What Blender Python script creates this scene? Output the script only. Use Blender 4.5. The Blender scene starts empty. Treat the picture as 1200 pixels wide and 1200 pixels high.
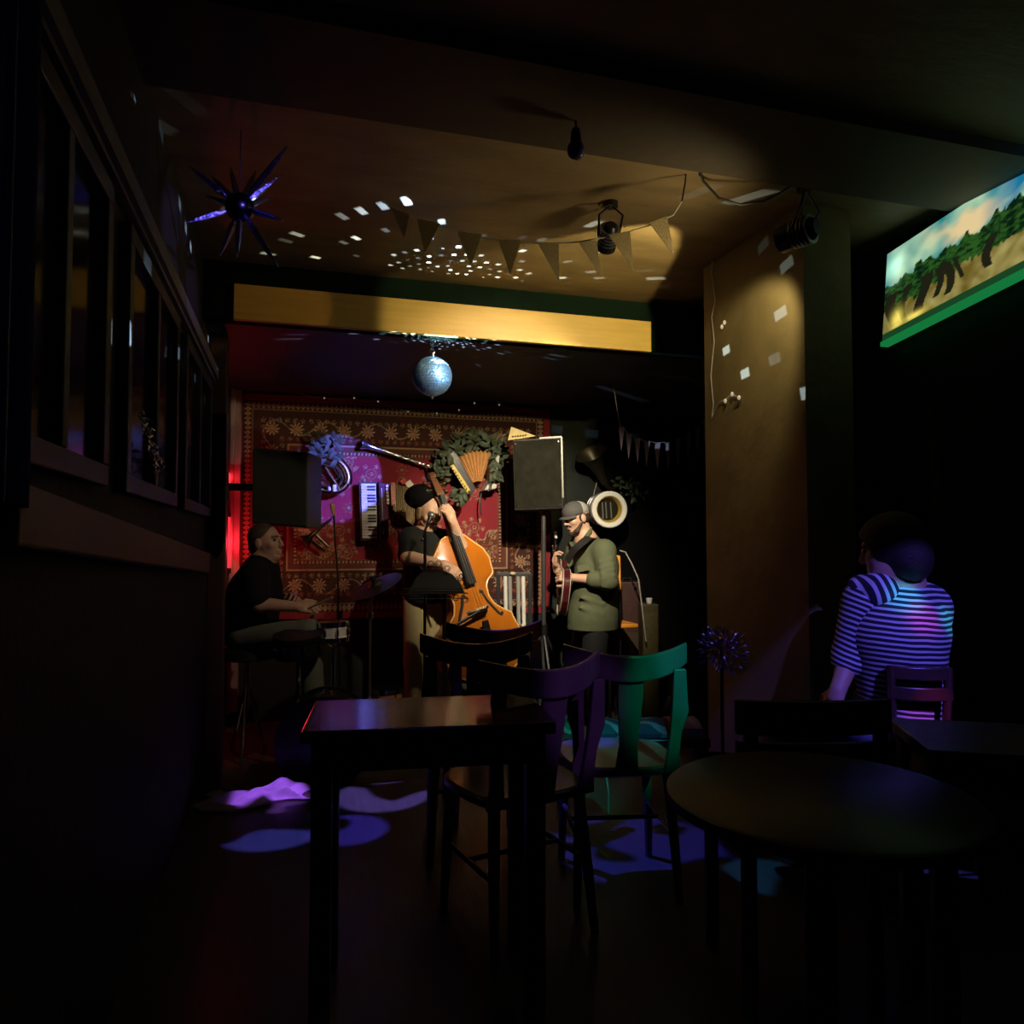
import bpy, math, random
import numpy as np
from mathutils import Vector, Matrix
random.seed(7)
scn = bpy.context.scene
COL = scn.collection
# ---------------------------------------------------------------- camera
F = 873.0
CAM = Vector((0, 0, 1.25))
YAW, PITCH = math.radians(16.4), math.radians(2.296)
FW = Vector((math.sin(YAW)*math.cos(PITCH), math.cos(YAW)*math.cos(PITCH), math.sin(PITCH)))
RT = Vector((math.cos(YAW), -math.sin(YAW), 0))
UP = RT.cross(FW)
FH = Vector((math.sin(YAW), math.cos(YAW), 0))
ZU = Vector((0, 0, 1))
cd = bpy.data.cameras.new('camera'); cam = bpy.data.objects.new('camera', cd); COL.objects.link(cam)
cd.sensor_width = 36; cd.lens = F/1200*36; cd.clip_start = .05
cam.matrix_world = Matrix(((RT.x, UP.x, -FW.x, CAM.x), (RT.y, UP.y, -FW.y, CAM.y), (RT.z, UP.z, -FW.z, CAM.z), (0, 0, 0, 1)))
scn.camera = cam

def ray(px, py): return RT*((px-600)/F) + UP*((600-py)/F) + FW
def at(px, py, d): return CAM + ray(px, py)*d
def onY(px, py, Y): r = ray(px, py); return CAM + r*(Y/r.y)
def onX(px, py, X): r = ray(px, py); return CAM + r*(X/r.x)
def onZ(px, py, Z): r = ray(px, py); return CAM + r*((Z-CAM.z)/r.z)

# ---------------------------------------------------------------- world, exposure
scn.view_settings.view_transform = 'Standard'; scn.view_settings.look = 'None'
scn.view_settings.exposure = 0; scn.view_settings.gamma = 1
w = bpy.data.worlds.new('night'); scn.world = w; w.use_nodes = True
w.node_tree.nodes['Background'].inputs[0].default_value = (.25, .3, .8, 1)
w.node_tree.nodes['Background'].inputs[1].default_value = .0012

# ---------------------------------------------------------------- node helper
class NT:
    def __init__(s, nt): s.t = nt
    def n(s, typ, **kw):
        o = s.t.nodes.new(typ)
        for k, v in kw.items(): setattr(o, k, v)
        return o
    def l(s, a, b): s.t.links.new(a, b)
    def m(s, op, a, b=None, c=None):
        o = s.t.nodes.new('ShaderNodeMath'); o.operation = op
        for i, v in enumerate((a, b, c)):
            if v is None: continue
            if isinstance(v, (int, float)): o.inputs[i].default_value = v
            else: s.l(v, o.inputs[i])
        return o.outputs[0]

def lamp(name, typ, loc, target=None, power=10, color=(1, 1, 1), size=.02, angle=40, blend=.3):
    ld = bpy.data.lights.new(name, typ); o = bpy.data.objects.new(name, ld); COL.objects.link(o)
    ld.energy = power; ld.color = color
    if typ == 'AREA': ld.size = size
    else: ld.shadow_soft_size = size
    if typ == 'SPOT': ld.spot_size = math.radians(angle); ld.spot_blend = blend
    o.location = loc
    if target is not None: o.rotation_euler = (Vector(target)-Vector(loc)).to_track_quat('-Z', 'Y').to_euler()
    return o

WARM = (1, .83, .46)
SPOT_A = Vector((1.82, 2.50, 2.44))      # spotlight on the right pier
SPOT_B = Vector((1.27, 2.80, 2.575))     # ceiling spotlight aimed at the stage
# stage light: the ceiling fixture, a hot core, plus an added wide fill
S_LOC = SPOT_B+Vector((.02, .16, -.09))
lamp('stage_spot_light', 'SPOT', S_LOC, onY(615, 655, 5.5), 390, (1, .87, .64), .025, 48, .75)
lamp('stage_fill_light', 'SPOT', S_LOC, onY(470, 650, 5.5), 42, (1, .80, .55), .025, 75, .6)
# pier spotlight's spill on the pier; an added lamp lights ceiling and pennants
lamp('pier_spill_light', 'SPOT', SPOT_A+Vector((-.06, .12, -.02)), (2.25, 3.2, 1.9), 9, WARM, .03, 85, .6)
lamp('ceiling_fill_light', 'SPOT', SPOT_A+Vector((-.12, -.14, -.30)), (1.12, 2.85, 2.7), 10, WARM, .05, 110, .9)
# pier spotlight on the beam; added left cone leaves a gap imitating a shadow
lamp('beam_spot_light', 'SPOT', SPOT_A+Vector((-.08, .05, .0)), onY(636, 390, 3.98), 80, (1, .84, .38), .012, 57, .15)
lamp('beam_left_fill_light', 'SPOT', SPOT_A+Vector((-.08, .05, .0)), onY(328, 358, 3.98), 22, (1, .58, .15), .012, 9, .35)
lamp('ball_pin_spot', 'SPOT', (1.75, 2.42, 2.3), at(506.5, 441, 4.20), 210, (.28, .62, 1), .05, 6, .3)
# violet projector spot on the carpet, from the stage ceiling
lamp('violet_spot_light', 'SPOT', (1.55, 3.3, 2.36), onY(394, 560, 5.93), 1350, (.10, .12, 1), .012, 13.2, .10)
# red tube glow in the stage's left corner
lamp('red_tube_light', 'POINT', onY(275, 636, 5.70), None, 3.2, (1, .03, .05), .05)
# party light behind the viewer: several coloured beams from one place
PARTY = Vector((1.3, -.5, 2.5))
def beam(name, px, py, d, power, color, ang, blend=.2, src=PARTY): return lamp(name, 'SPOT', src, at(px, py, d), power, color, .02, ang, blend)
beam('violet_shirt_beam', 1045, 770, 2.75, 340, (.15, .11, 1), 11, .25)
beam('cyan_shirt_beam', 1048, 712, 2.7, 300, (.02, .75, .9), 3.0, .9)
beam('cyan_arm_beam', 1096, 745, 2.75, 330, (.02, .8, .55), 2.6, .8)
beam('magenta_shirt_beam', 1062, 742, 2.7, 170, (1, .05, .35), 3.0, .9)
beam('magenta_hip_beam', 1062, 858, 2.7, 150, (1, .05, .35), 3.0, .7)
beam('green_chair_beam', 800, 800, 2.55, 140, (0, .9, .48), 8, .7)
beam('violet_chair_beam', 705, 800, 2.3, 75, (.40, .15, 1), 8, .7)
beam('teal_bench_beam', 710, 862, 3.5, 110, (.05, .75, 1), 8, .5)
def gobo(o, scale, thr, soft=.04):
    o.data.use_nodes = True; nt = NT(o.data.node_tree); N = o.data.node_tree.nodes
    em = N.get('Emission')
    tc = nt.n('ShaderNodeTexCoord'); v = nt.n('ShaderNodeTexNoise'); v.inputs['Scale'].default_value = scale; v.inputs['Detail'].default_value = 0
    nt.l(tc.outputs['Normal'], v.inputs['Vector'])
    mr = nt.n('ShaderNodeMapRange'); mr.inputs[1].default_value = thr; mr.inputs[2].default_value = thr+soft
    nt.l(v.outputs[0], mr.inputs[0]); nt.l(mr.outputs[0], em.inputs['Strength'])
def gobo_all():
    for i_, o in enumerate(bpy.data.objects):
        if o.type == 'LIGHT' and o.name.startswith(('blue_floor_beam', 'violet_floor_beam', 'teal_floor_beam')): gobo(o, 9+i_*.4, .44, .03)
FLOOR_SRC = Vector((.50, 3.70, 2.45))
def fbeam(name, px, py, power, color, ang, blend=.15): return lamp(name, 'SPOT', FLOOR_SRC, onZ(px, py, 0), power, color, .02, ang, blend)
fbeam('blue_floor_beam', 322, 973, 380, (.10, .12, 1), 10, .1)
fbeam('violet_floor_beam', 318, 938, 330, (.36, .14, 1), 9, .3)
fbeam('blue_floor_beam', 448, 932, 420, (.24, .18, 1), 11, .1)
fbeam('blue_floor_beam', 408, 972, 380, (.08, .06, 1), 8, .1)
fbeam('blue_floor_beam', 742, 992, 300, (.06, .07, 1), 16, .3)
fbeam('blue_floor_beam', 1090, 1027, 400, (.12, .12, 1), 5)
fbeam('teal_floor_beam', 905, 1028, 150, (.05, .35, .9), 6)
beam('violet_star_beam', 281, 243, 2.58, 260, (.30, .22, 1), 7, .5)
beam('violet_tinsel_beam', 846, 757, 3.30, 60, (.30, .25, 1), 4, .5)
gobo_all()
beam('warm_chair_beam', 612, 748, 3.3, 16, (1, .5, .3), 4, .8)  # added weak beam that brightens the chair back
lamp('blue_room_light', 'SPOT', (0.2, -.6, 2.4), (.9, 2.4, 0), .9, (.10, .10, 1), .3, 110, .9)

# mirror-ball reflections: a lamp beside the ball whose rays leave in rows of small beams
BALL = at(506.5, 441, 4.20)
def dots(name, loc, power, rows, size):
    o = lamp(name, 'POINT', loc, None, power, (.50, .72, 1), .004)
    o.data.use_nodes = True; nt = NT(o.data.node_tree); em = o.data.node_tree.nodes['Emission']
    tc = nt.n('ShaderNodeTexCoord'); vr = nt.n('ShaderNodeVectorRotate'); vr.rotation_type = 'EULER_XYZ'
    vr.inputs['Rotation'].default_value = (.10, -.16, .3)
    nt.l(tc.outputs['Normal'], vr.inputs['Vector'])
    sp = nt.n('ShaderNodeSeparateXYZ'); nt.l(vr.outputs[0], sp.inputs[0])
    lat = nt.m('ARCSINE', sp.outputs[2]); lon = nt.m('ARCTAN2', sp.outputs[1], sp.outputs[0])
    rowf = nt.m('MULTIPLY', lat, rows/math.pi); row = nt.m('FLOOR', rowf)
    mid = nt.m('MULTIPLY', nt.m('ADD', row, .5), math.pi/rows)
    cnt = nt.m('ROUND', nt.m('MULTIPLY', nt.m('COSINE', mid), rows))
    colf = nt.m('ADD', nt.m('MULTIPLY', lon, nt.m('MULTIPLY', cnt, 1/math.pi)), nt.m('MULTIPLY', row, .37)); col = nt.m('FLOOR', colf)
    du = nt.m('ABSOLUTE', nt.m('SUBTRACT', nt.m('SUBTRACT', colf, col), .5)); dv = nt.m('ABSOLUTE', nt.m('SUBTRACT', nt.m('SUBTRACT', rowf, row), .5))
    ins = nt.m('MULTIPLY', nt.m('LESS_THAN', du, size*1.25), nt.m('LESS_THAN', dv, size))
    wn = nt.n('ShaderNodeTexWhiteNoise'); wn.noise_dimensions = '2D'; cb = nt.n('ShaderNodeCombineXYZ'); nt.l(row, cb.inputs[0]); nt.l(col, cb.inputs[1]); nt.l(cb.outputs[0], wn.inputs[0])
    el = nt.n('ShaderNodeSeparateXYZ'); nt.l(tc.outputs['Normal'], el.inputs[0])
    hi = nt.n('ShaderNodeMapRange'); hi.inputs[1].default_value = .30; hi.inputs[2].default_value = .75; hi.inputs[3].default_value = .55; hi.inputs[4].default_value = .15; nt.l(el.outputs[2], hi.inputs[0])
    lowcut = nt.m('MULTIPLY', nt.m('GREATER_THAN', el.outputs[2], -.22), nt.m('GREATER_THAN', el.outputs[1], -.868))
    rnd = nt.m('MULTIPLY', nt.m('MULTIPLY', nt.m('GREATER_THAN', wn.outputs[0], hi.outputs[0]), lowcut), nt.m('POWER', nt.m('FRACT', nt.m('MULTIPLY', wn.outputs[0], 37.7)), 1.6))
    nt.l(nt.m('MULTIPLY', ins, rnd), em.inputs['Strength'])
    return o
dots('mirror_ball_reflections', BALL+Vector((.04, 4.015-BALL.y, .06)), 430, 30, .13)

# ---------------------------------------------------------------- materials
MATS = {}
def pm(name, col, rough=.6, metal=0, var=.25, scale=18, bump=0, bscale=None, stretch=(1, 1, 1), emit=None, spec=.5, coat=0):
    if name in MATS: return MATS[name]
    m = bpy.data.materials.new(name); m.use_nodes = True; MATS[name] = m
    nt = NT(m.node_tree); b = m.node_tree.nodes['Principled BSDF']
    tc = nt.n('ShaderNodeTexCoord'); mp = nt.n('ShaderNodeMapping'); mp.inputs['Scale'].default_value = stretch
    nt.l(tc.outputs['Object'], mp.inputs[0])
    no = nt.n('ShaderNodeTexNoise'); no.inputs['Scale'].default_value = scale; no.inputs['Detail'].default_value = 4
    nt.l(mp.outputs[0], no.inputs['Vector'])
    mx = nt.n('ShaderNodeMix', data_type='RGBA')
    mx.inputs[6].default_value = tuple(c*(1-var) for c in col)+(1,); mx.inputs[7].default_value = tuple(min(1, c*(1+var)) for c in col)+(1,)
    nt.l(no.outputs[0], mx.inputs[0]); nt.l(mx.outputs[2], b.inputs['Base Color'])
    b.inputs['Roughness'].default_value = rough; b.inputs['Metallic'].default_value = metal
    b.inputs['Specular IOR Level'].default_value = spec; b.inputs['Coat Weight'].default_value = coat
    if bump:
        bp = nt.n('ShaderNodeBump'); bp.inputs['Strength'].default_value = min(1, bump); bp.inputs['Distance'].default_value = .02*bump
        n2 = nt.n('ShaderNodeTexNoise'); n2.inputs['Scale'].default_value = bscale or scale*2; n2.inputs['Detail'].default_value = 5
        nt.l(mp.outputs[0], n2.inputs['Vector']); nt.l(n2.outputs[0], bp.inputs['Height']); nt.l(bp.outputs[0], b.inputs['Normal'])
    if emit: b.inputs['Emission Color'].default_value = emit[:3]+(1,); b.inputs['Emission Strength'].default_value = emit[3]
    return m

def attr_mat(name, rough=.9, emis=0, bump=0):
    m = bpy.data.materials.new(name); m.use_nodes = True; nt = NT(m.node_tree); b = m.node_tree.nodes['Principled BSDF']
    a = nt.n('ShaderNodeVertexColor'); a.layer_name = 'pattern'
    no = nt.n('ShaderNodeTexNoise'); no.inputs['Scale'].default_value = 120; mx = nt.n('ShaderNodeMix', data_type='RGBA'); mx.blend_type = 'MULTIPLY'; mx.inputs[0].default_value = .5
    tc = nt.n('ShaderNodeTexCoord'); nt.l(tc.outputs['Object'], no.inputs['Vector'])
    nt.l(a.outputs[0], mx.inputs[6])
    mx.inputs[7].default_value = (1, 1, 1, 1)
    nt.l(mx.outputs[2], b.inputs['Base Color']); b.inputs['Roughness'].default_value = rough
    if emis: nt.l(mx.outputs[2], b.inputs['Emission Color']); b.inputs['Emission Strength'].default_value = emis
    if bump:
        bp = nt.n('ShaderNodeBump'); bp.inputs['Strength'].default_value = bump; bp.inputs['Distance'].default_value = .01
        nt.l(no.outputs[0], bp.inputs['Height']); nt.l(bp.outputs[0], b.inputs['Normal'])
    return m

BLACK = pm('black_paint', (.008, .008, .009), .5)
BLACKM = pm('black_metal', (.012, .012, .013), .35, .3)
CHROME = pm('chrome', (.75, .75, .76), .15, 1, .05)
BRASS = pm('dull_brass', (.50, .36, .14), .28, 1, .2)
WHITEP = pm('white_plastic', (.78, .76, .70), .4, 0, .05)
IVORY = pm('ivory', (.62, .52, .34), .4, 0, .1)
SKIN = pm('skin', (.56, .33, .22), .5, 0, .08, 40)
HAIRD = pm('dark_hair', (.025, .016, .010), .6, 0, .4, 90, .6)
HAIRB = pm('brown_hair', (.07, .045, .028), .6, 0, .4, 90, .6)
EYE = pm('eye', (.05, .03, .02), .2)
WOODD = pm('dark_wood', (.075, .032, .018), .32, 0, .35, 5, .15, 40, (1, 1, 8))
WOODT = pm('table_wood', (.12, .045, .028), .15, 0, .4, 4, .08, 10, (1.5, 14, 1))
LEAF = pm('leaf', (.040, .056, .022), .6, 0, .5, 30)
MATL = 0
CABLE = pm('cable_black', (.010, .010, .010), .5)

# ---------------------------------------------------------------- object helpers
W = {}
def tag(o, label=None, cat=None, group=None, kind=None):
    if label: o['label'] = label
    if cat: o['category'] = cat
    if group: o['group'] = group
    if kind: o['kind'] = kind
    return o
def thing(name, loc, label, cat, group=None, rz=0):
    o = bpy.data.objects.new(name, None); COL.objects.link(o); o.empty_display_size = .1
    o.location = loc; o.rotation_euler = (0, 0, rz)
    W[o] = Matrix.Translation(Vector(loc)) @ Matrix.Rotation(rz, 4, 'Z')
    return tag(o, label, cat, group)

class MB:
    def __init__(s): s.v = []; s.f = []
    def add(s, vs, fs):
        n = len(s.v); s.v += [Vector(p) for p in vs]; s.f += [tuple(i+n for i in f) for f in fs]; return s
    def box(s, c, size, R=None):
        c = Vector(c); hx, hy, hz = (q/2 for q in size)
        vs = [Vector((x, y, z)) for x in (-hx, hx) for y in (-hy, hy) for z in (-hz, hz)]
        if R is not None: vs = [R @ q for q in vs]
        return s.add([c+q for q in vs], [(0, 1, 3, 2), (4, 6, 7, 5), (0, 4, 5, 1), (2, 3, 7, 6), (0, 2, 6, 4), (1, 5, 7, 3)])
    def box2(s, a, b):
        a, b = Vector(a), Vector(b); return s.box((a+b)/2, [abs(q) for q in (b-a)])
    def bar(s, p, q, w, h, up=ZU):
        p, q = Vector(p), Vector(q); d = (q-p); L = d.length; d.normalize(); sx = d.cross(up)
        if sx.length < 1e-4: sx = d.cross(Vector((1, 0, 0)))
        sx.normalize(); u = sx.cross(d)
        return s.box((p+q)/2, (w, L, h), Matrix((sx, d, u)).transposed())
    def tube(s, pts, r, n=8, closed=False):
        pts = [Vector(p) for p in pts]; k = len(pts); rs = r if isinstance(r, (list, tuple)) else [r]*k
        t0 = (pts[1]-pts[0]).normalized(); a = t0.orthogonal().normalized(); vs = []; fs = []
        for i, p in enumerate(pts):
            if closed: t = (pts[(i+1) % k]-pts[i-1])
            else: t = pts[min(i+1, k-1)]-pts[max(i-1, 0)]
            if t.length < 1e-9: t = t0.copy()
            t.normalize(); a = (a-t*a.dot(t)); a = a.normalized() if a.length > 1e-6 else t.orthogonal().normalized(); b = t.cross(a)
            for j in range(n): vs.append(p+(a*math.cos(2*math.pi*j/n)+b*math.sin(2*math.pi*j/n))*rs[i])
        for i in range(k if closed else k-1):
            for j in range(n):
                i2 = (i+1) % k; j2 = (j+1) % n; fs.append((i*n+j, i*n+j2, i2*n+j2, i2*n+j))
        if not closed: fs.append(tuple(range(n))[::-1]); fs.append(tuple((k-1)*n+j for j in range(n)))
        return s.add(vs, fs)
    def lathe(s, p, axis, prof, n=24, sx=1.0, xdir=None):
        ring = prof[0] == prof[-1]
        p = Vector(p); ax = Vector(axis).normalized(); a = (Vector(xdir)-ax*Vector(xdir).dot(ax)).normalized() if xdir is not None else ax.orthogonal().normalized(); b = ax.cross(a); vs = []; fs = []
        for t, r in prof:
            for j in range(n): an = 2*math.pi*j/n; vs.append(p+ax*t+(a*math.cos(an)*sx+b*math.sin(an))*max(r, 1e-4))
        for i in range(len(prof)-1):
            for j in range(n): j2 = (j+1) % n; fs.append((i*n+j, i*n+j2, (i+1)*n+j2, (i+1)*n+j))
        if not ring: fs.append(tuple(range(n))[::-1]); fs.append(tuple((len(prof)-1)*n+j for j in range(n)))
        return s.add(vs, fs)
    def ell(s, c, rad, R=None, nu=16, nv=10):
        c = Vector(c); vs = []; fs = []
        if not isinstance(rad, (list, tuple)): rad = (rad,)*3
        for i in range(nv+1):
            th = math.pi*i/nv
            for j in range(nu):
                ph = 2*math.pi*j/nu; q = Vector((rad[0]*math.sin(th)*math.cos(ph), rad[1]*math.sin(th)*math.sin(ph), rad[2]*math.cos(th)))
                vs.append(c+(R @ q if R is not None else q))
        for i in range(nv):
            for j in range(nu): j2 = (j+1) % nu; fs.append((i*nu+j, (i+1)*nu+j, (i+1)*nu+j2, i*nu+j2))
        return s.add(vs, fs)
    def prism(s, pts, off):
        pts = [Vector(p) for p in pts]; off = Vector(off); k = len(pts)
        fs = [tuple(range(k))[::-1], tuple(range(k, 2*k))]+[(i, (i+1) % k, k+(i+1) % k, k+i) for i in range(k)]
        return s.add(pts+[p+off for p in pts], fs)
    def wall(s, pix, Y, th):        # outline seen on the plane at Y, with thickness towards the viewer
        return s.prism([onY(x, y, Y) for x, y in pix], (0, -th, 0))
    def loft(s, rings, caps=True, closed=True):
        n = len(rings[0]); vs = [p for r in rings for p in r]; fs = []
        for i in range(len(rings)-1):
            for j in range(n if closed else n-1): j2 = (j+1) % n; fs.append((i*n+j, i*n+j2, (i+1)*n+j2, (i+1)*n+j))
        if caps: fs += [tuple(range(n))[::-1], tuple((len(rings)-1)*n+j for j in range(n))]
        return s.add(vs, fs)
    def leaf(s, p, d, nrm, L, wd):
        d = Vector(d).normalized(); sd = d.cross(Vector(nrm)); sd = sd.normalized() if sd.length > 1e-5 else d.orthogonal(); nn = sd.cross(d)
        P = lambda t, x, z: p+d*(t*L)+sd*(x*wd)+nn*(z*L)
        return s.add([P(0, 0, 0), P(.3, -.42, .02), P(.3, 0, .06), P(.3, .42, .02), P(.65, -.4, .0), P(.65, 0, .06), P(.65, .4, .0), P(1, 0, -.08)],
                     [(0, 2, 1), (0, 3, 2), (1, 2, 5, 4), (2, 3, 6, 5), (4, 5, 7), (5, 6, 7)])
    def build(s, name, mat, parent=None, smooth=True, bevel=0, mod=None, **kw):
        return link_mesh(name, s.v, s.f, mat, parent, smooth, bevel, **kw)

def link_mesh(name, vs, fs, mat, parent=None, smooth=True, bevel=0, label=None, cat=None, group=None, kind=None):
    me = bpy.data.meshes.new(name); o = bpy.data.objects.new(name, me); COL.objects.link(o)
    A = np.array([tuple(v) for v in vs], dtype=float) if not isinstance(vs, np.ndarray) else vs
    if parent is not None:
        M = np.array(W[parent].inverted()); A = A @ M[:3, :3].T+M[:3, 3]
        o.parent = parent; W[o] = W[parent]
    else:
        c = (A.min(0)+A.max(0))/2; c[2] = A[:, 2].min(); A = A-c; o.location = c; W[o] = Matrix.Translation(Vector(c))
    if isinstance(fs, np.ndarray):
        me.vertices.add(len(A)); me.vertices.foreach_set('co', A.astype(np.float32).ravel())
        k = fs.shape[1]; me.loops.add(fs.size); me.loops.foreach_set('vertex_index', fs.astype(np.int32).ravel())
        me.polygons.add(len(fs)); me.polygons.foreach_set('loop_start', np.arange(0, fs.size, k, dtype=np.int32)); me.update(calc_edges=True)
    else: me.from_pydata(A.tolist(), [], fs)
    me.validate(); me.materials.append(mat)
    if smooth:
        me.shade_smooth()
        if not isinstance(fs, np.ndarray): me.set_sharp_from_angle(angle=math.radians(40))
    if bevel:
        b = o.modifiers.new('bevel', 'BEVEL'); b.width = bevel; b.segments = 2; b.limit_method = 'ANGLE'
    return tag(o, label, cat, group, kind)

# smooth-union figure surfaces --------------------------------------------------
def sdf_surface(prims, vox):
    lo = np.array([1e9]*3); hi = -lo; info = []
    for p in prims:
        if p[0] == 'h': info.append((None, None)); continue
        if p[0] == 'c': a, b, r = np.array(p[1]), np.array(p[2]), max(p[3], p[4]); l, h = np.minimum(a, b)-r, np.maximum(a, b)+r
        else: c, r = np.array(p[1]), max(p[2]); l, h = c-r, c+r
        info.append((l, h))
        if p[0] != 's': lo = np.minimum(lo, l); hi = np.maximum(hi, h)
    lo -= 3*vox; hi += 3*vox; n = np.ceil((hi-lo)/vox).astype(int)+1
    D = np.full(n, 1.0, np.float32)
    for p, (l, h) in zip(prims, info):
        if p[0] == 'h':
            nn_ = np.array(p[2]); gx, gy, gz = np.ogrid[:n[0], :n[1], :n[2]]; hd_ = (lo[0]+vox*gx-p[1][0])*nn_[0]+(lo[1]+vox*gy-p[1][1])*nn_[1]+(lo[2]+vox*gz-p[1][2])*nn_[2]
            D = np.maximum(D, hd_.astype(np.float32)); continue
        k = p[-1]; mg = k+4*vox
        i0 = np.clip(np.floor((l-mg-lo)/vox).astype(int), 0, n-1); i1 = np.clip(np.ceil((h+mg-lo)/vox).astype(int)+1, 1, n)
        if (i1 <= i0).any(): continue
        ax = [lo[q]+vox*np.arange(i0[q], i1[q]) for q in range(3)]
        P = np.stack(np.meshgrid(*ax, indexing='ij'), -1)
        if p[0] == 'c':
            a, b = np.array(p[1]), np.array(p[2]); ab = b-a; L2 = max(ab@ab, 1e-9)
            t = np.clip(((P-a)@ab)/L2, 0, 1); d = np.linalg.norm(P-a-t[..., None]*ab, axis=-1)-(p[3]+(p[4]-p[3])*t)
        else:
            R = np.array(p[3]); q = (P-np.array(p[1]))@R; r = np.array(p[2])
            k0 = np.linalg.norm(q/r, axis=-1); k1 = np.linalg.norm(q/(r*r), axis=-1)+1e-9; d = k0*(k0-1)/k1
        sl = tuple(slice(i0[q], i1[q]) for q in range(3)); A = D[sl]
        if p[0] == 's':
            D[sl] = np.maximum(A, -d)
        elif k > 0:
            hh = np.clip(.5+.5*(d-A)/k, 0, 1); D[sl] = d*(1-hh)+A*hh-k*hh*(1-hh)
        else: D[sl] = np.minimum(A, d)
    # surface nets
    I = D < 0; nx, ny, nz = D.shape
    cnt = np.zeros((nx-1, ny-1, nz-1), np.int8); S = lambda d: tuple(slice(q, m-1+q) for q, m in zip(d, D.shape))
    cor = [(i, j, k) for i in (0, 1) for j in (0, 1) for k in (0, 1)]
    for c in cor: cnt += I[S(c)]
    act = (cnt > 0) & (cnt < 8); idx = np.full(act.shape, -1, np.int64); N = act.sum(); idx[act] = np.arange(N)
    base = np.argwhere(act); acc = np.zeros((N, 3)); num = np.zeros(N)
    for a in cor:
        for q in range(3):
            if a[q]: continue
            b = list(a); b[q] = 1
            da = D[tuple((base+a).T)]; db = D[tuple((base+b).T)]; mk = (da < 0) != (db < 0)
            t = np.where(mk, da/np.where(da-db == 0, 1, da-db), 0); pos = base+np.array(a); pos = pos.astype(float); pos[:, q] += t
            acc[mk] += pos[mk]; num[mk] += 1
    V = lo+vox*acc/num[:, None]; Q = []
    for q in range(3):
        u, v = (q+1) % 3, (q+2) % 3
        sl0 = [slice(1, -1)]*3; sl0[q] = slice(0, D.shape[q]-1); sl1 = list(sl0); sl1[q] = slice(1, D.shape[q])
        A, B = I[tuple(sl0)], I[tuple(sl1)]
        for flip, mk in ((0, A & ~B), (1, B & ~A)):
            e = np.argwhere(mk); off = np.ones(3, int); off[q] = 0; e = e+off
            du = np.eye(3, dtype=int)[u]; dv = np.eye(3, dtype=int)[v]
            ids = [idx[tuple(x.T)] for x in (e, e-du, e-du-dv, e-dv)]
            f = np.stack(ids if not flip else ids[::-1], 1); Q.append(f)
    Q = np.concatenate(Q); Q = Q[(Q >= 0).all(1)]
    return V, Q
def blob(name, prims, mat, parent, vox=.006, **kw):
    V, Q = sdf_surface(prims, vox); return link_mesh(name, V, Q, mat, parent, True, **kw)
def cap(a, b, r1, r2=None, k=.02): return ('c', tuple(a), tuple(b), r1, r1 if r2 is None else r2, k)
def cut(p, nrm): return ('h', tuple(p), tuple(nrm), 0)
def eli(c, r, R, k=.02, sub=False): return ('s' if sub else 'e', tuple(c), tuple(r), [list(x) for x in R], k)
def basis(fwd, up=ZU):
    y = Vector(fwd).normalized(); x = y.cross(Vector(up)).normalized(); z = x.cross(y); return Matrix((x, y, z)).transposed()   # x = figure's right

def head_prims(c, B, s=1.0):
    P = lambda x, y, z: Vector(c)+B @ (Vector((x, y, z))*s); r = lambda *a: tuple(q*s for q in a)
    L = [eli(P(0, -.012, .03), r(.074, .094, .088), B, .01), eli(P(0, .02, -.035), r(.060, .070, .082), B, .02),
         eli(P(0, .052, -.095), r(.034, .034, .024), B, .02), cap(P(-.034, .074, .030), P(.034, .074, .030), .013*s, k=.012),
         cap(P(0, .088, .018), P(0, .108, -.026), .008*s, .0115*s, .008), eli(P(0, .098, -.030), r(.018, .013, .008), B, .006),
         cap(P(-.018, .086, -.058), P(.018, .086, -.058), .0065*s, k=.005), cap(P(-.016, .085, -.071), P(.016, .085, -.071), .007*s, k=.005),
         eli(P(.042, .055, -.022), r(.022, .025, .022), B, .015), eli(P(-.042, .055, -.022), r(.022, .025, .022), B, .015)]
    for q in (-1, 1):
        L.append(eli(P(.031*q, .095, .010), r(.015, .017, .010), B, 0, True)); L.append(eli(P(.077*q, -.012, -.006), r(.011, .022, .033), B, .006))
    return L, P
def eyes(P, B, par, s=1.0):
    mb = MB()
    for q in (-1, 1): mb.ell(P(.031*q, .0765, .010), .0092*s, None, 10, 8)
    return mb.build('eyes', EYE, par)
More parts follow.
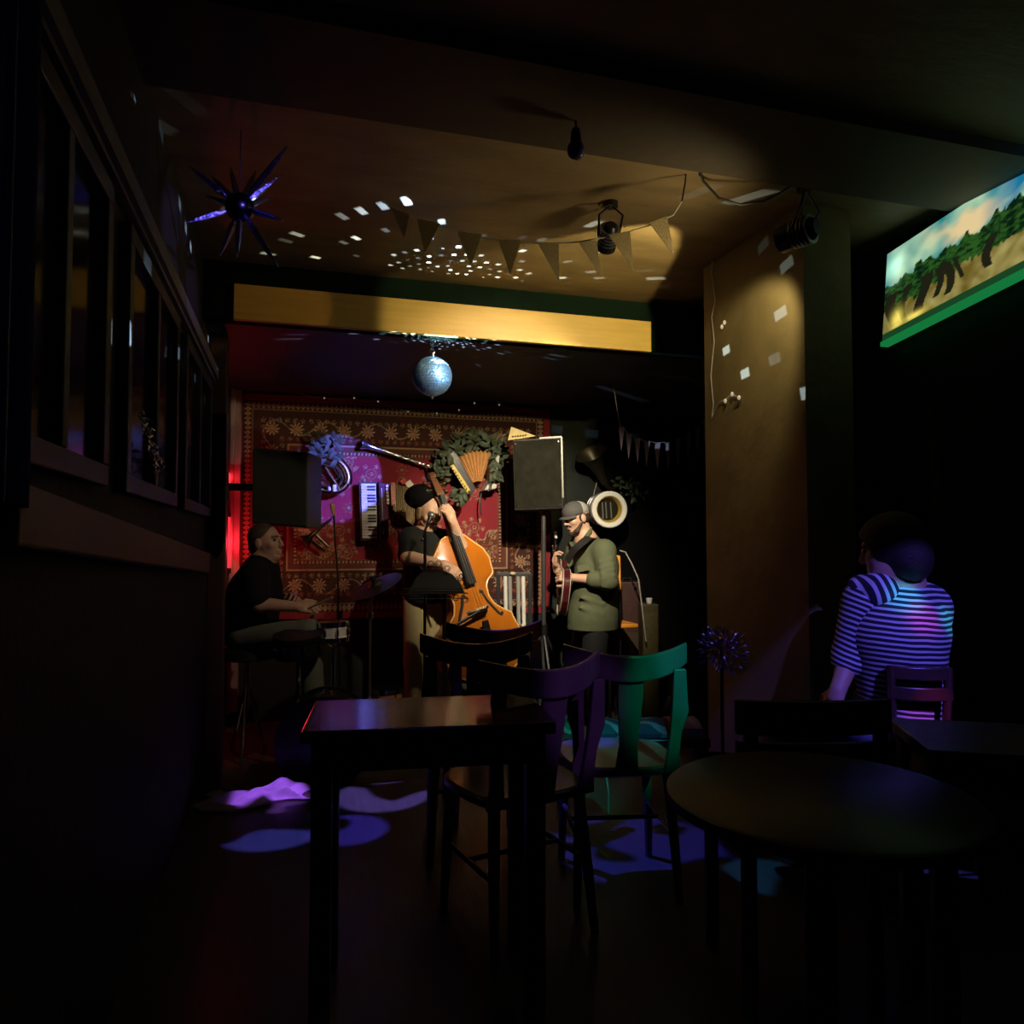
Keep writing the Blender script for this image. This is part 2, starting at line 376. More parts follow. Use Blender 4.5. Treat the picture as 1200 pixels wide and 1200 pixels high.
def hand_prims(wr, d, nrm, curl=.6, thumb=1, s=1.0, spread=.05):
    """palm from the wrist along d; nrm is the way the palm looks; fingers curl towards nrm; thumb: which side along d x nrm"""
    wr, d, nrm = Vector(wr), Vector(d).normalized(), Vector(nrm).normalized(); nrm = (nrm-d*nrm.dot(d)).normalized(); sd = d.cross(nrm)*thumb
    L = [cap(wr, wr+d*.03*s, .026*s, .028*s, .012)]
    for i in range(4):
        o = (1.5-i)*.0205*s; kn = wr+d*(.088-.004*abs(i-1.2))*s+sd*o
        L.append(cap(wr+d*.022*s+sd*o*.75, kn, .0135*s, .0110*s, .010))
        ln = (.041, .047, .043, .033)[i]*s; p = kn; ang = curl*.7; fd = d
        for j in range(3):
            fd = (d*math.cos(ang)+nrm*math.sin(ang)+sd*((1.5-i)*spread)).normalized(); q = p+fd*ln*(1, .7, .55)[j]
            L.append(cap(p, q, (.0095, .0088, .008)[j]*s, (.0088, .008, .0068)[j]*s, .002)); p = q; ang += curl*(1.0, .8, 0)[j]
    a = wr+d*.025*s+sd*.024*s; b = a+(d*.55+sd*.8+nrm*.35).normalized()*.042*s; c2 = b+(d*.85+sd*.25+nrm*.4).normalized()*.034*s; e = c2+(d*.95+nrm*.3*curl).normalized()*.027*s
    L += [cap(a, b, .0145*s, .0115*s, .008), cap(b, c2, .0112*s, .010*s, .003), cap(c2, e, .010*s, .008*s, .002)]
    return L
# ================================================================ the room
PLASTER = pm('dark_plaster', (.030, .026, .022), .75, 0, .3, 6, .4, 30)
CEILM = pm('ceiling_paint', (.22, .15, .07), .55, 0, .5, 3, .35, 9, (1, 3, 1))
PIERM = pm('ochre_wall_paint', (.22, .165, .065), .7, 0, .45, 4, .45, 14)
BACKM = pm('green_grey_wall', (.026, .030, .026), .85, 0, .2, 5, .2, 40, spec=.15)
STAGEBLK = pm('black_wall', (.004, .004, .004), .9, 0, .3, 8, spec=.1)
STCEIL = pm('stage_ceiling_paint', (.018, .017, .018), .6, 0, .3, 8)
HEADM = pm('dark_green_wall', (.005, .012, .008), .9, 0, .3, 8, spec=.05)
FLOORM = pm('floor_boards', (.09, .075, .065), .38, 0, .4, 5, .2, 12, (8, .7, 1))
PINE = pm('pine_board', (.56, .36, .09), .45, 0, .18, 3, .1, 30, (1.2, 6, 14))
def struct(name, a, b, mat, bevel=0): return MB().box2(a, b).build(name, mat, None, False, bevel, kind='structure')
struct('floor', (-.55, -1.6, -.30), (4.2, 3.95, 0), FLOORM)
struct('stage_floor', (-.55, 3.95, -.30), (4.2, 6.05, -.10), pm('stage_boards', (.05, .035, .028), .5, 0, .4, 5, .2, 12, (8, .7, 1)))
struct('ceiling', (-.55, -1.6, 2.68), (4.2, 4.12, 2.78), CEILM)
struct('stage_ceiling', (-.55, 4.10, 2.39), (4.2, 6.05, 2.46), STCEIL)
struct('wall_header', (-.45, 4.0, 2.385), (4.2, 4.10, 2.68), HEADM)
struct('wall_left', (-.57, -1.6, -.30), (-.45, 6.05, 2.78), PLASTER)
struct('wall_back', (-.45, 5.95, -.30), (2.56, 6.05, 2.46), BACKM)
struct('wall_back_right', (2.56, 5.93, -.30), (4.2, 6.05, 2.46), STAGEBLK)
struct('wall_stage_right', (4.08, 3.41, -.30), (4.2, 5.93, 2.68), STAGEBLK)
struct('wall_right', (2.05, 2.62, 0), (2.29, 3.41, 2.68), PIERM)
struct('wall_right_recess', (2.70, -1.6, 0), (2.80, 3.33, 2.68), PLASTER)
struct('wall_behind_pier', (2.29, 3.33, 0), (4.2, 3.41, 2.68), STAGEBLK)
struct('trim_1', (-.30, 3.965, 2.375), (2.03, 3.999, 2.558), PINE, .004)
struct('trim_2', (-.45, 2.0, 2.635), (2.70, 2.43, 2.68), pm('ceiling_beam_paint', (.07, .05, .03), .7))
struct('trim_3', (-.45, 4.40, -.10), (-.36, 4.50, 2.39), pm('door_post_wood', (.10, .05, .03), .5, 0, .3, 6), .006)
mb = MB(); mb.box2((-.45, .3, 2.15), (-.405, 4.40, 2.205)); mb.box2((-.45, .3, 2.135), (-.42, 4.40, 2.15))
mb.build('trim_4', pm('cornice_paint', (.28, .26, .26), .6), None, False, kind='structure')
mb = MB(); mb.bar(onX(0, 601, -.42), onX(240, 660, -.42), .05, .10)
mb.build('trim_5', pm('rail_wood', (.16, .09, .06), .5, 0, .3, 6), None, False, .006, kind='structure')
REDP = pm('pale_trim_paint', (.34, .20, .18), .45, 0, .1)
mb = MB(); mb.box2((-.448, 5.86, .0), (-.375, 5.948, 2.385)); mb.box2((-.448, 5.80, 0), (-.42, 5.86, 2.385)); mb.build('trim_6', REDP, None, False, .006, kind='structure')
# windows of the left wall (dark glass behind frames)
GLASS = pm('dark_glass', (.012, .014, .02), .12, 0, .2, 3)
FRAMEW = pm('window_frame_paint', (.045, .04, .042), .5)
for i, (y0, y1) in enumerate(((1.25, 1.95), (2.15, 3.05), (3.25, 4.25))):
    fr = MB(); x = -.448
    for a, b in (((y0, 1.38), (y1, 1.43)), ((y0, 2.05), (y1, 2.10)), ((y0, 1.43), (y0+.05, 2.05)), ((y1-.05, 1.43), (y1, 2.05)), (((y0+y1)/2-.02, 1.43), ((y0+y1)/2+.02, 2.05))):
        fr.box2((x, a[0], a[1]), (x+.03, b[0], b[1]))
    f = fr.build('window_%d' % (i+1), FRAMEW, None, False, .004, kind='structure')
    MB().box2((x, y0+.05, 1.43), (x+.008, y1-.05, 2.05)).build('pane', GLASS, f, False)
# curtain beside the first window
CURT = pm('blue_grey_curtain', (.10, .10, .16), .8, 0, .3, 8)
rings = []
for i in range(41):
    y = 1.02+.28*i/40; xx = -.40+.018*math.sin(i*.95); rings.append([Vector((xx+.006, y, 1.33-.03*math.sin(i*.4))), Vector((xx+.006, y, 2.13)), Vector((xx-.006, y, 2.13)), Vector((xx-.006, y, 1.33-.03*math.sin(i*.4)))])
MB().loft(rings).build('curtain', CURT, None, True, label='pale blue-grey window curtain hanging at the left edge of the room', cat='curtain')
rings = []
for i in range(31):
    t = i/30; p0 = onY(240+26*t, 0, 4.36); X = -.44+.085*t; yy = 4.33+.016*math.sin(i*1.3); z0 = 1.28-.12*math.sin(t*3)
    rings.append([Vector((X, yy-.005, z0)), Vector((X, yy-.005, 1.95)), Vector((X, yy+.005, 1.95)), Vector((X, yy+.005, z0))])
MB().loft(rings).build('curtain', STAGEBLK, None, True, label='narrow black curtain hanging on the post left of the red glow', cat='curtain')

# ================================================================ pattern helpers
def attr_panel(name, fn, nu, nv, P00, PU, PV, th, mat, parent=None, **kw):
    """a thin slab whose front carries a woven or printed pattern fn(u, v) -> rgb arrays"""
    u, v = np.meshgrid(np.linspace(0, 1, nu), np.linspace(0, 1, nv), indexing='ij')
    P = np.array(P00)+u[..., None]*np.array(PU)+v[..., None]*np.array(PV); nn = np.cross(PU, PV); nn = nn/np.linalg.norm(nn)*th
    Vv = np.concatenate([P.reshape(-1, 3), (P+0).reshape(-1, 3)[[0, (nu-1)*nv, nu*nv-1, nv-1]]-nn])
    i = np.arange(nu*nv).reshape(nu, nv); q = np.stack([i[:-1, :-1], i[1:, :-1], i[1:, 1:], i[:-1, 1:]], -1).reshape(-1, 4)
    n0 = nu*nv; c = [i[0, 0], i[-1, 0], i[-1, -1], i[0, -1]]
    ex = [[n0+3, n0+2, n0+1, n0]]+[[c[(k+1) % 4], c[k], n0+k, n0+(k+1) % 4] for k in range(4)]
    o = link_mesh(name, Vv, np.concatenate([q, np.array(ex)]), mat, parent, False, **kw)
    c3 = fn(u, v).reshape(-1, 3); ca = o.data.color_attributes.new('pattern', 'FLOAT_COLOR', 'POINT')
    col = np.ones((len(Vv), 4), np.float32); col[:len(c3), :3] = c3; col[len(c3):, :3] = c3[0]; ca.data.foreach_set('color', col.ravel())
    return o
RW, RH = 2.50, 1.72
def rug(u, v):
    rng = np.random.RandomState(3)
    X, Z = u*RW, v*RH; red = np.array([.26, .018, .030]); dk = np.array([.052, .014, .010]); cream = np.array([.46, .30, .18]); rust = np.array([.26, .055, .025]); navy = np.array([.02, .02, .035])
    C = np.empty(u.shape+(3,)); C[:] = red
    ed = np.minimum(np.minimum(X, RW-X), np.minimum(Z, RH-Z))
    along = np.where(np.minimum(X, RW-X) < np.minimum(Z, RH-Z), Z, X)
    def put(m, c): C[m] = c
    put(ed > .055, dk*1.4)
    m = (ed > .055) & (ed < .115); s = np.abs((along/.036) % 1-.5)*2; t = (ed-.055)/.06
    put(m & (np.abs(t-.5)+s*.5 < .45), cream*.9); put(m & (np.abs(t-.5)+s*.5 < .2), rust)
    put((ed > .115) & (ed < .123), cream*.5)
    mm = (ed > .123) & (ed < .375); put(mm, dk)
    put((ed > .375) & (ed < .385), cream*.75); put((ed > .385) & (ed < .42), dk*2.4); put((ed > .42) & (ed < .455), dk*1.6)
    m = (ed > .385) & (ed < .455); s2 = np.abs((along/.028) % 1-.5)
    put((ed > .427) & (ed < .448) & (s2 < .22), cream*.85); put(ed > .461, red); put((ed > .455) & (ed < .461), rust)
    # vine in the main border
    wv = .25+.055*np.sin(along*2*np.pi/.38); put(mm & (np.abs(ed-wv) < .005), cream*.55)
    def flower(cx, cz, R, n, c1, c2, c3, mask=None, ph=0.):
        dx, dz = X-cx, Z-cz; r = np.hypot(dx, dz); a = np.arctan2(dz, dx)+ph; e = R*(.72+.28*np.cos(n*a)); k = r < e
        if mask is not None: k &= mask
        C[k] = c1; k2 = r < e*.62; k2 = k2 if mask is None else k2 & mask; C[k2] = c2; k3 = r < R*.25; k3 = k3 if mask is None else k3 & mask; C[k3] = c3
    # border flowers
    def ring(off, n_h, n_v):
        out = []
        for i in range(n_h): x = off+(RW-2*off)*i/(n_h-1); out += [(x, off), (x, RH-off)]
        for i in range(1, n_v-1): z = off+(RH-2*off)*i/(n_v-1); out += [(off, z), (RW-off, z)]
        return out
    for k, (x, z) in enumerate(ring(.26, 12, 8)): flower(x, z, .056, 10, cream*.85, rust, cream*.6, mm); 
    for k, (x, z) in enumerate(ring(.195, 37, 25)): flower(x, z, .020, 5, (rust, cream*.75)[k % 2], dk, rust, mm, k)
    for k, (x, z) in enumerate(ring(.335, 33, 21)): flower(x, z, .020, 6, (cream*.6, rust*1.2)[k % 2], dk, cream*.5, mm, k*2)
    fld = ed > .461; fx, fz = np.abs(X-RW/2), np.abs(Z-RH/2); hx, hz = RW/2-.461, RH/2-.461
    # corner spandrels
    sc = (1-fx/hx)*1.35+(1-fz/hz)*.95
    scal = .60+.05*np.cos(np.arctan2(1-fz/hz, 1-fx/hx)*18)
    sp = fld & (sc < scal); C[sp] = np.array([.12, .034, .018]); put(fld & (np.abs(sc-scal) < .022), cream*.8); put(fld & (np.abs(sc-scal*.72) < .014), rust*1.1)
    for i in range(95):
        a, b = rng.rand()*.48*hx, rng.rand()*.68*hz; R = .012+.020*rng.rand(); n = rng.randint(5, 9); c1 = (cream*.7, rust*1.2, cream*.9)[i % 3]
        for sx in (-1, 1):
            for sz in (-1, 1): flower(RW/2+sx*(hx-a), RH/2+sz*(hz-b), R, n, c1, dk*2, rust, sp)
    # centre medallion
    dx, dz = fx/.34, fz/.25; r = np.hypot(dx, dz); a = np.arctan2(dz, dx); e = .80+.13*np.cos(8*a)+.07*np.cos(16*a)
    med = fld & (r < e); C[med] = red*.55; put(fld & (np.abs(r-e) < .03), cream*.5); put(fld & (np.abs(r-e*.62) < .03), rust*1.5); put(fld & (r < e*.55), red*.8)
    for i in range(8):
        for q, (rr, R) in enumerate(((.62, .042), (1.03, .055), (.34, .035))):
            an = i*math.pi/4+(.39 if q == 0 else 0); flower(RW/2+rr*.40*math.cos(an), RH/2+rr*.30*math.sin(an), R*.9, 7, (cream*.65, rust*1.3, cream*.5)[q], dk*2, cream*.7, fld, i)
    flower(RW/2, RH/2, .09, 10, cream*.8, rust*1.2, cream)
    # sprays on the red field
    for i in range(9):
        a, b = (.28+.66*rng.rand())*hx, rng.rand()*.9*hz; R0 = .05+.035*rng.rand(); k = rng.randint(4, 7)
        for sx in (-1, 1):
            for sz in (-1, 1):
                cx, cz = RW/2+sx*a, RH/2+sz*b; fre = fld & ~sp & ~med
                for j in range(k): an = j*2*math.pi/k+i; flower(cx+R0*math.cos(an), cz+R0*math.sin(an), .020, 5, cream*.75, rust, cream, fre, j)
                put(fre & (np.abs(np.hypot(X-cx, Z-cz)-R0*.55) < .004), cream*.45); flower(cx, cz, .02, 6, cream*.8, rust, dk, fre)
    return C
RUGM = attr_mat('rug_wool', .95, 0, .35)
RX0 = onY(275, 590, 5.93).x
attr_panel('wall_rug', rug, 400, 280, (RX0, 5.934, .655), (RW, 0, 0), (0, 0, RH), .012, RUGM, None,
           label='large red Persian rug with dark floral borders hung on the wall behind the stage', cat='rug')
# ================================================================ things hung on the rug
def wleaf(mb, cx, cy, Y, L, ang, tilt=.3):
    p = onY(cx, cy, Y); d = Vector((math.cos(ang), -tilt*random.random(), math.sin(ang)))
    mb.leaf(p, d, Vector((random.uniform(-.5, .5), -1, random.uniform(-.5, .5))), L, L*.5)
# piano accordion
t = thing('piano_accordion', onY(450, 636, 5.86), 'piano accordion with white keys hung upright on the rug behind the bassist', 'accordion')
YA = 5.80
MB().wall([(420, 565), (441, 565), (443, 633), (422, 634)], 5.87, .05).build('key_bed', BLACK, t, False, .003)
N = 19
for i in range(N):
    k = MB(); y0 = 567+(631-567)*i/N; y1 = 567+(631-567)*(i+.93)/N; xo = 423+.04*(y0-567)*.6
    k.wall([(xo, y0), (xo+17, y0), (xo+17.5, y1), (xo, y1)], 5.82, .018); k.build('white_key', WHITEP, t, False, .001)
for i in range(N-1):
    if i % 7 in (2, 6): continue
    y = 567+(631-567)*(i+1)/N; xo = 430+.03*(y-567); MB().wall([(xo, y-.9), (xo+9.5, y-.9), (xo+9.5, y+.9), (xo, y+.9)], 5.802, .014).build('black_key', BLACK, t, False, .001)
MB().wall([(441, 566), (452, 569), (453, 630), (443, 634)], 5.92, .16).build('treble_body', pm('accordion_lacquer', (.09, .012, .03), .2, 0, .2), t, False, .006)
MB().wall([(446, 572), (448, 572), (450, 626), (447.5, 626)], 5.755, .006).build('register_bar', CHROME, t, False)
m = MB()
for i in range(6): m.wall([(452+.2*i, 568+4*i), (455+.2*i, 568+4*i), (455+.2*i, 571+4*i), (452+.2*i, 571+4*i)], 5.75, .012)
m.build('register_switches', IVORY, t, False)
MB().wall([(455, 567), (460, 567), (461, 592), (456, 594)], 5.90, .14).build('mother_of_pearl_grille', pm('red_pearl', (.55, .16, .14), .3, 0, .7, 60), t, False, .003)
m = MB(); rings = []
for i in range(25):
    tt = i/24; z = .010*(i % 2); x = 460+26*tt; yb = 597+20*tt; yt = 567+6*tt
    rings.append([onY(x, yt-z*60, 5.91), onY(x, yb+z*60, 5.91), onY(x, yb+z*60, 5.775-z), onY(x, yt-z*60, 5.775-z)])
m.loft(rings).build('bellows', pm('bellows_cloth', (.24, .17, .09), .7, 0, .3, 40), t, False)
MB().wall([(486, 572), (491, 574), (497, 622), (490, 620)], 5.91, .15).build('bass_body', pm('accordion_lacquer', (.09, .012, .03)), t, False, .005)
# red and white paper flower above it
t = thing('paper_flower', onY(476, 573, 5.9), 'small red and white paper flower pinned above the piano accordion', 'decoration')
m = MB(); m.wall([(468, 564), (474, 560), (476, 566), (471, 568)], 5.915, .02); m.build('red_petal', pm('red_paper', (.55, .05, .06), .7), t, False, .003)
m = MB(); m.wall([(474, 567), (480, 562), (484, 568), (479, 575)], 5.91, .03); m.build('white_petal', pm('white_paper', (.70, .62, .52), .7), t, False, .004)
# fanned squeezebox
t = thing('button_accordion', onY(553, 580, 5.86), 'small squeezebox with fanned orange bellows hung inside the leaf garland', 'accordion')
MB().wall([(521, 534), (528, 530), (552, 574), (545, 583)], 5.90, .17).build('left_body', pm('black_lacquer', (.02, .015, .03), .25), t, False, .005)
MB().wall([(527, 546), (531.5, 544), (551, 574), (548, 579)], 5.725, .008).build('yellow_panel', pm('yellow_enamel', (.55, .38, .03), .35, 0, .35, 60), t, False, .002)
rings = []; NB = 19
for i in range(NB):
    a = math.radians(126-(126-72)*i/(NB-1)); rr = (13, 47) ; out = .030*(i % 2); ax, ay = 561, 576
    pt = lambda r, Y: onY(ax+r*math.cos(a), ay-r*math.sin(a), Y)
    rings.append([pt(12, 5.90), pt(46+3*(i % 2), 5.90), pt(46+3*(i % 2), 5.77-out), pt(12, 5.77-out*.3)])
MB().loft(rings).build('bellows', pm('orange_bellows', (.62, .34, .13), .55, 0, .15, 30), t, False)
MB().wall([(573, 532), (580, 531), (576, 574), (562, 576), (566, 569), (570, 560)], 5.90, .16).build('right_body', pm('white_enamel', (.62, .60, .52), .3, 0, .1), t, False, .005)
MB().wall([(576, 556), (579.5, 554), (575, 575), (571.5, 576)], 5.735, .008).build('trim_plate', CHROME, t, False)
m = MB()
for i in range(10): u_ = i/9; m.ell(onY(529.5+u_*19.5, 548+28*u_, 5.715), .006, None, 8, 6)
m.build('buttons', BLACK, t)
m = MB(); m.tube([onY(564, 578, 5.80), onY(563, 590, 5.79), onY(564, 604, 5.80)], .006, 6); m.build('strap', BLACK, t)
# leaf garland
t = thing('leaf_garland', onY(550, 596, 5.9), 'dark green leaf garland wreathed around the small squeezebox', 'garland')
path = [(515, 562), (518, 548), (524, 534), (533, 523), (546, 517), (560, 515), (574, 517), (584, 524), (588, 536), (585, 550)]
MB().tube([onY(x, y, 5.88) for x, y in path], .006, 6).build('stem', pm('stem', (.05, .035, .02), .8), t)
m = MB(); random.seed(5)
for i in range(230):
    u_ = random.random()*(len(path)-1); k_ = int(u_); q = u_-k_; x = path[k_][0]*(1-q)+path[k_+1][0]*q; y = path[k_][1]*(1-q)+path[k_+1][1]*q
    wleaf(m, x+random.uniform(-6, 6), y+random.uniform(-6, 6), random.uniform(5.70, 5.88), random.uniform(.05, .10), random.uniform(0, 6.28))
for i in range(26): wleaf(m, 540+random.uniform(-10, 8), 577+random.uniform(-4, 10), random.uniform(5.66, 5.72), random.uniform(.05, .085), random.uniform(2.2, 5.2))
for i in range(16): wleaf(m, 579+random.uniform(-4, 6), 548+random.uniform(-8, 12), random.uniform(5.66, 5.72), random.uniform(.05, .085), random.uniform(3.5, 6))
m.build('leaves', LEAF, t)
# silver soprano saxophone
t = thing('soprano_saxophone', onY(466, 550, 5.88), 'slim silver soprano saxophone hung aslant on the rug, bell to the left', 'saxophone')
a, b = onY(424, 520, 5.86), onY(511, 550, 5.87); ax = b-a; L = ax.length
SILV = pm('silver_plate', (.72, .70, .66), .22, 1, .1)
MB().lathe(a, ax, [(0, .047), (.012, .044), (.03, .032), (.07, .022), (.12, .018), (L*.45, .015), (L*.8, .010), (L, .006)], 16).build('body', SILV, t)
m = MB()
for i in range(14):
    u_ = .22+.055*i; p = a+ax*u_+Vector((0, -.02, .004*(-1)**i)); m.lathe(p, (0, -1, .2*(-1)**i), [(0, .012), (.008, .012), (.010, .004)], 10)
    if i < 12: m.tube([p+Vector((0, -.008, .01)), p+ax.normalized()*.06+Vector((0, -.012, .014))], .003, 5)
m.build('keys', SILV, t)
MB().lathe(b, ax, [(0, .008), (.02, .007), (.05, .005)], 10).build('mouthpiece', BLACK, t)
# euphonium
OLDB = pm('tarnished_brass', (.24, .165, .075), .32, 1, .25)
t = thing('euphonium', onY(383, 584, 5.85), 'dark brass euphonium with coiled tubes hung beside the left loudspeaker', 'horn')
m = MB()
def loop(cx, cy, rx, ry, rot, Y, r, a0=0, a1=360, n=48):
    pts = []
    for i in range(n):
        a_ = math.radians(a0+(a1-a0)*i/(n-1)); x = rx*math.cos(a_); y = ry*math.sin(a_); c_, s_ = math.cos(rot), math.sin(rot)
        pts.append(onY(cx+x*c_-y*s_, cy+x*s_+y*c_, Y))
    return pts
rl = .45
p_ = loop(382, 555, 27, 20, rl, 5.82, .03); m.tube(p_, [.022+.014*i/47 for i in range(48)], 10)
m.tube(loop(380, 555, 22, 14, rl, 5.79, .02), .014, 8); m.tube(loop(384, 552, 15, 8, rl, 5.77, .02), .009, 8)
m.tube([onY(365, 540, 5.76), onY(390, 548, 5.76), onY(398, 560, 5.76), onY(386, 566, 5.76), onY(368, 560, 5.76)], .008, 8)
m.build('tubing', OLDB, t)
MB().lathe(onY(362, 572, 5.80), onY(352, 584, 5.75)-onY(372, 556, 5.82), [(0, .03), (.05, .04), (.11, .06), (.15, .095), (.158, .098), (.150, .09), (.10, .05)], 20).build('bell', OLDB, t)
m = MB()
for i in range(3): p = onY(381+4*i, 548+6*i, 5.74); m.lathe(p, (.5, -.1, -.8), [(0, .014), (.09, .014), (.092, .008), (.11, .008)], 12)
m.build('valves', OLDB, t)
m = MB(); m.lathe(onY(386, 575, 5.73), ZU, [(0, .011), (.03, .011)], 10); m.lathe(onY(392, 575, 5.73), ZU, [(-.005, .017), (.045, .017)], 12)
m.build('valve_caps', WHITEP, t)
# the leafy sprig and bracket lamp over it
t = thing('leaf_sprig', onY(378, 530, 5.9), 'dark leafy sprig pinned to the rug above the euphonium', 'leaves')
m = MB()
for i in range(70): wleaf(m, 376+random.uniform(-12, 20), 524+random.uniform(-14, 16), random.uniform(5.74, 5.90), random.uniform(.05, .10), random.uniform(0, 6.28))
m.build('leaves', LEAF, t); MB().tube([onY(362, 516, 5.9), onY(378, 528, 5.88), onY(396, 538, 5.9)], .005, 6).build('stem', pm('stem', (.05, .035, .02)), t)
# dark trumpet below
t = thing('bugle', onY(372, 645, 5.88), 'dark bugle hung pointing down on the rug, below the left loudspeaker', 'horn')
a, b = onY(391, 606, 5.86), onY(357, 634, 5.84)
MB().lathe(b, a-b, [(0, .055), (.01, .05), (.04, .025), (.12, .013), ((a-b).length, .009)], 16).build('bell_tube', pm('dark_bronze', (.06, .045, .03), .35, 1, .2), t)
MB().tube([onY(370, 626, 5.84), onY(384, 640, 5.84), onY(381, 645, 5.84), onY(366, 634, 5.84)], .012, 8).build('tubing', pm('dark_bronze', (.06, .045, .03)), t)
# string of little lights along the top of the rug
t = thing('fairy_lights', onY(440, 485, 5.9), 'string of tiny fairy lights sagging along the top of the rug', 'string lights')
pts = []
seg = [(345, 458), (380, 466), (415, 466), (443, 470), (478, 482), (512, 484), (538, 480), (556, 472), (585, 474), (604, 478)]
for i in range(len(seg)-1):
    for q in range(6):
        f = q/6; pts.append(onY(seg[i][0]*(1-f)+seg[i+1][0]*f, seg[i][1]*(1-f)+seg[i+1][1]*f+5*math.sin(math.pi*f)*.5, 5.895))
MB().tube(pts, .0022, 5).build('wire', pm('clear_wire', (.30, .26, .22), .4), t)
BULB = pm('bulb_glow', (.9, .85, .7), .3, 0, 0, 5, emit=(1, .82, .6, .22))
for x, y in seg[:-1]: MB().ell(onY(x, y+.5, 5.885), (.006, .006, .008), None, 8, 6).build('bulb', BULB, t)

# ================================================================ loudspeakers
CABM = pm('loudspeaker_cabinet', (.030, .029, .024), .55, 0, .3, 60, .15, 200)
GRILL = pm('speaker_grille', (.017, .0165, .0105), .85, 0, .7, 14, .5, 260, spec=.12)
def loudspeaker(lbl, fr, dep, front, corners):
    c = [at(x, y, d) for x, y, d in corners]; cen = sum(c, Vector())/4
    t = thing('loudspeaker', Vector((cen.x, cen.y, min(p.z for p in c))), lbl, 'loudspeaker')
    MB().prism(c, dep).build('cabinet', CABM, t, False, .008)
    n = (c[1]-c[0]).cross(c[3]-c[0]).normalized(); n = n if n.dot(CAM-cen) > 0 else -n
    g = [cen+(p-cen)*.955+n*.001 for p in c]; MB().prism(g, n*.007).build('grille', front, t, False, .003)
    for i in range(4): MB().lathe(cen+(g[i]-cen)*.92+n*.007, n, [(0, .007), (.004, .006)], 8).build('screw', CHROME, t)
    return t, c, n
loudspeaker('dark loudspeaker mounted high beside the red glow at the stage left corner', None, Vector((.10, .30, 0)), pm('dark_grille', (.012, .012, .012), .7, 0, .3, 90, .4, 260), [(296, 524, 5.10), (361, 530, 5.02), (361, 619, 5.02), (295, 614, 5.10)])
t = thing('speaker_bracket', at(300, 570, 5.25), 'black wall bracket carrying the left loudspeaker', 'bracket')
a = at(300, 570, 5.25); MB().bar((-.448, a.y+.12, a.z), (a.x+.02, a.y+.12, a.z), .05, .05).build('arm', BLACKM, t, False); MB().box2((-.449, a.y+.04, a.z-.10), (-.435, a.y+.2, a.z+.10)).build('plate', BLACKM, t, False)
st, cc, nn = loudspeaker('grey-fronted loudspeaker on a pole stand in front of the rug, above the guitarist', None, FH*.30+RT*.05, GRILL, [(600.5, 515.5, 5.52), (658, 512, 5.50), (660, 596, 5.50), (603, 598, 5.52)])
MB().bar(cc[1]+nn*.004, cc[2]+nn*.004+(cc[1]-cc[2])*.15, .012, .010, nn).build('edge_trim', pm('pale_metal', (.20, .195, .17), .4, .4), st, False)  # paler strips along the right and top edges
MB().bar(cc[0].lerp(cc[1], .55)+nn*.004, cc[1]+nn*.004, .012, .008, nn).build('edge_trim', pm('pale_metal', (.20, .195, .17)), st, False)
base = at(637, 600, 5.64)
t = thing('speaker_stand', (base.x, base.y, -.10), 'black tripod stand under the right loudspeaker beside the guitarist', 'speaker stand')
MB().tube([(base.x, base.y, .25), (base.x, base.y, base.z+.01)], .018, 12).build('pole', pm('stand_metal', (.10, .10, .10), .35, .6), t)
MB().lathe((base.x, base.y, .55), ZU, [(0, .03), (.08, .03)], 12).build('collar', BLACKM, t)
for k_ in range(3):
    an = k_*2*math.pi/3+.5; f = Vector((base.x+.40*math.cos(an), base.y+.30*math.sin(an)-.02, -.085)); l = MB().tube([(base.x, base.y, .58), f], .012, 8).build('leg', CABLE, t); MB().ell(f, .018, None, 8, 6).build('rubber_foot', BLACK, l)
# gold pennant resting on top of that loudspeaker
t = thing('paper_pennant', at(610, 516, 5.60), 'yellow cardboard triangle standing on top of the right loudspeaker', 'pennant')
MB().prism([at(599, 500, 5.62), at(595, 516, 5.62), at(628, 511, 5.62)], FH*.012).build('card', pm('gold_card', (.62, .47, .17), .6, 0, .25, 30), t, False)
m = MB()
for i in range(6): m.ell(at(601+3*i, 511.5-.3*i, 5.612), (.008, .003, .006), None, 8, 6)
m.build('scribble', pm('brown_ink', (.12, .07, .02), .8), t)

# ================================================================ right of the rug
t = thing('phonograph_horn', onY(696, 566, 5.8), 'dark metal phonograph horn hung on the grey wall above the round drum', 'horn')
a, b = onY(709, 567, 5.78), onY(691, 526, 5.66)
DARKM = pm('dark_tin', (.09, .075, .05), .4, .8, .3)
MB().lathe(a, b-a, [(0, .025), (.10, .04), (.20, .065), (.27, .10), (.31, .135), (.315, .14), (.305, .13), (.25, .085), (.15, .04)], 24).build('flare', DARKM, t)
MB().tube([a, onY(713, 572, 5.80), onY(718, 574, 5.84), onY(722, 570, 5.88)], .020, 10).build('neck', DARKM, t)
t = thing('leaf_sprig', onY(740, 585, 5.85), 'sparse dark leafy sprig on the black wall right of the phonograph horn', 'leaves')
m = MB()
for i in range(46): wleaf(m, 736+random.uniform(-16, 20), 569+random.uniform(-8, 13), random.uniform(5.74, 5.86), random.uniform(.04, .08), random.uniform(0, 6.28))
m.build('leaves', LEAF, t); MB().tube([onY(720, 566, 5.86), onY(738, 569, 5.84), onY(756, 578, 5.86)], .005, 6).build('stem', pm('stem', (.05, .035, .02)), t)
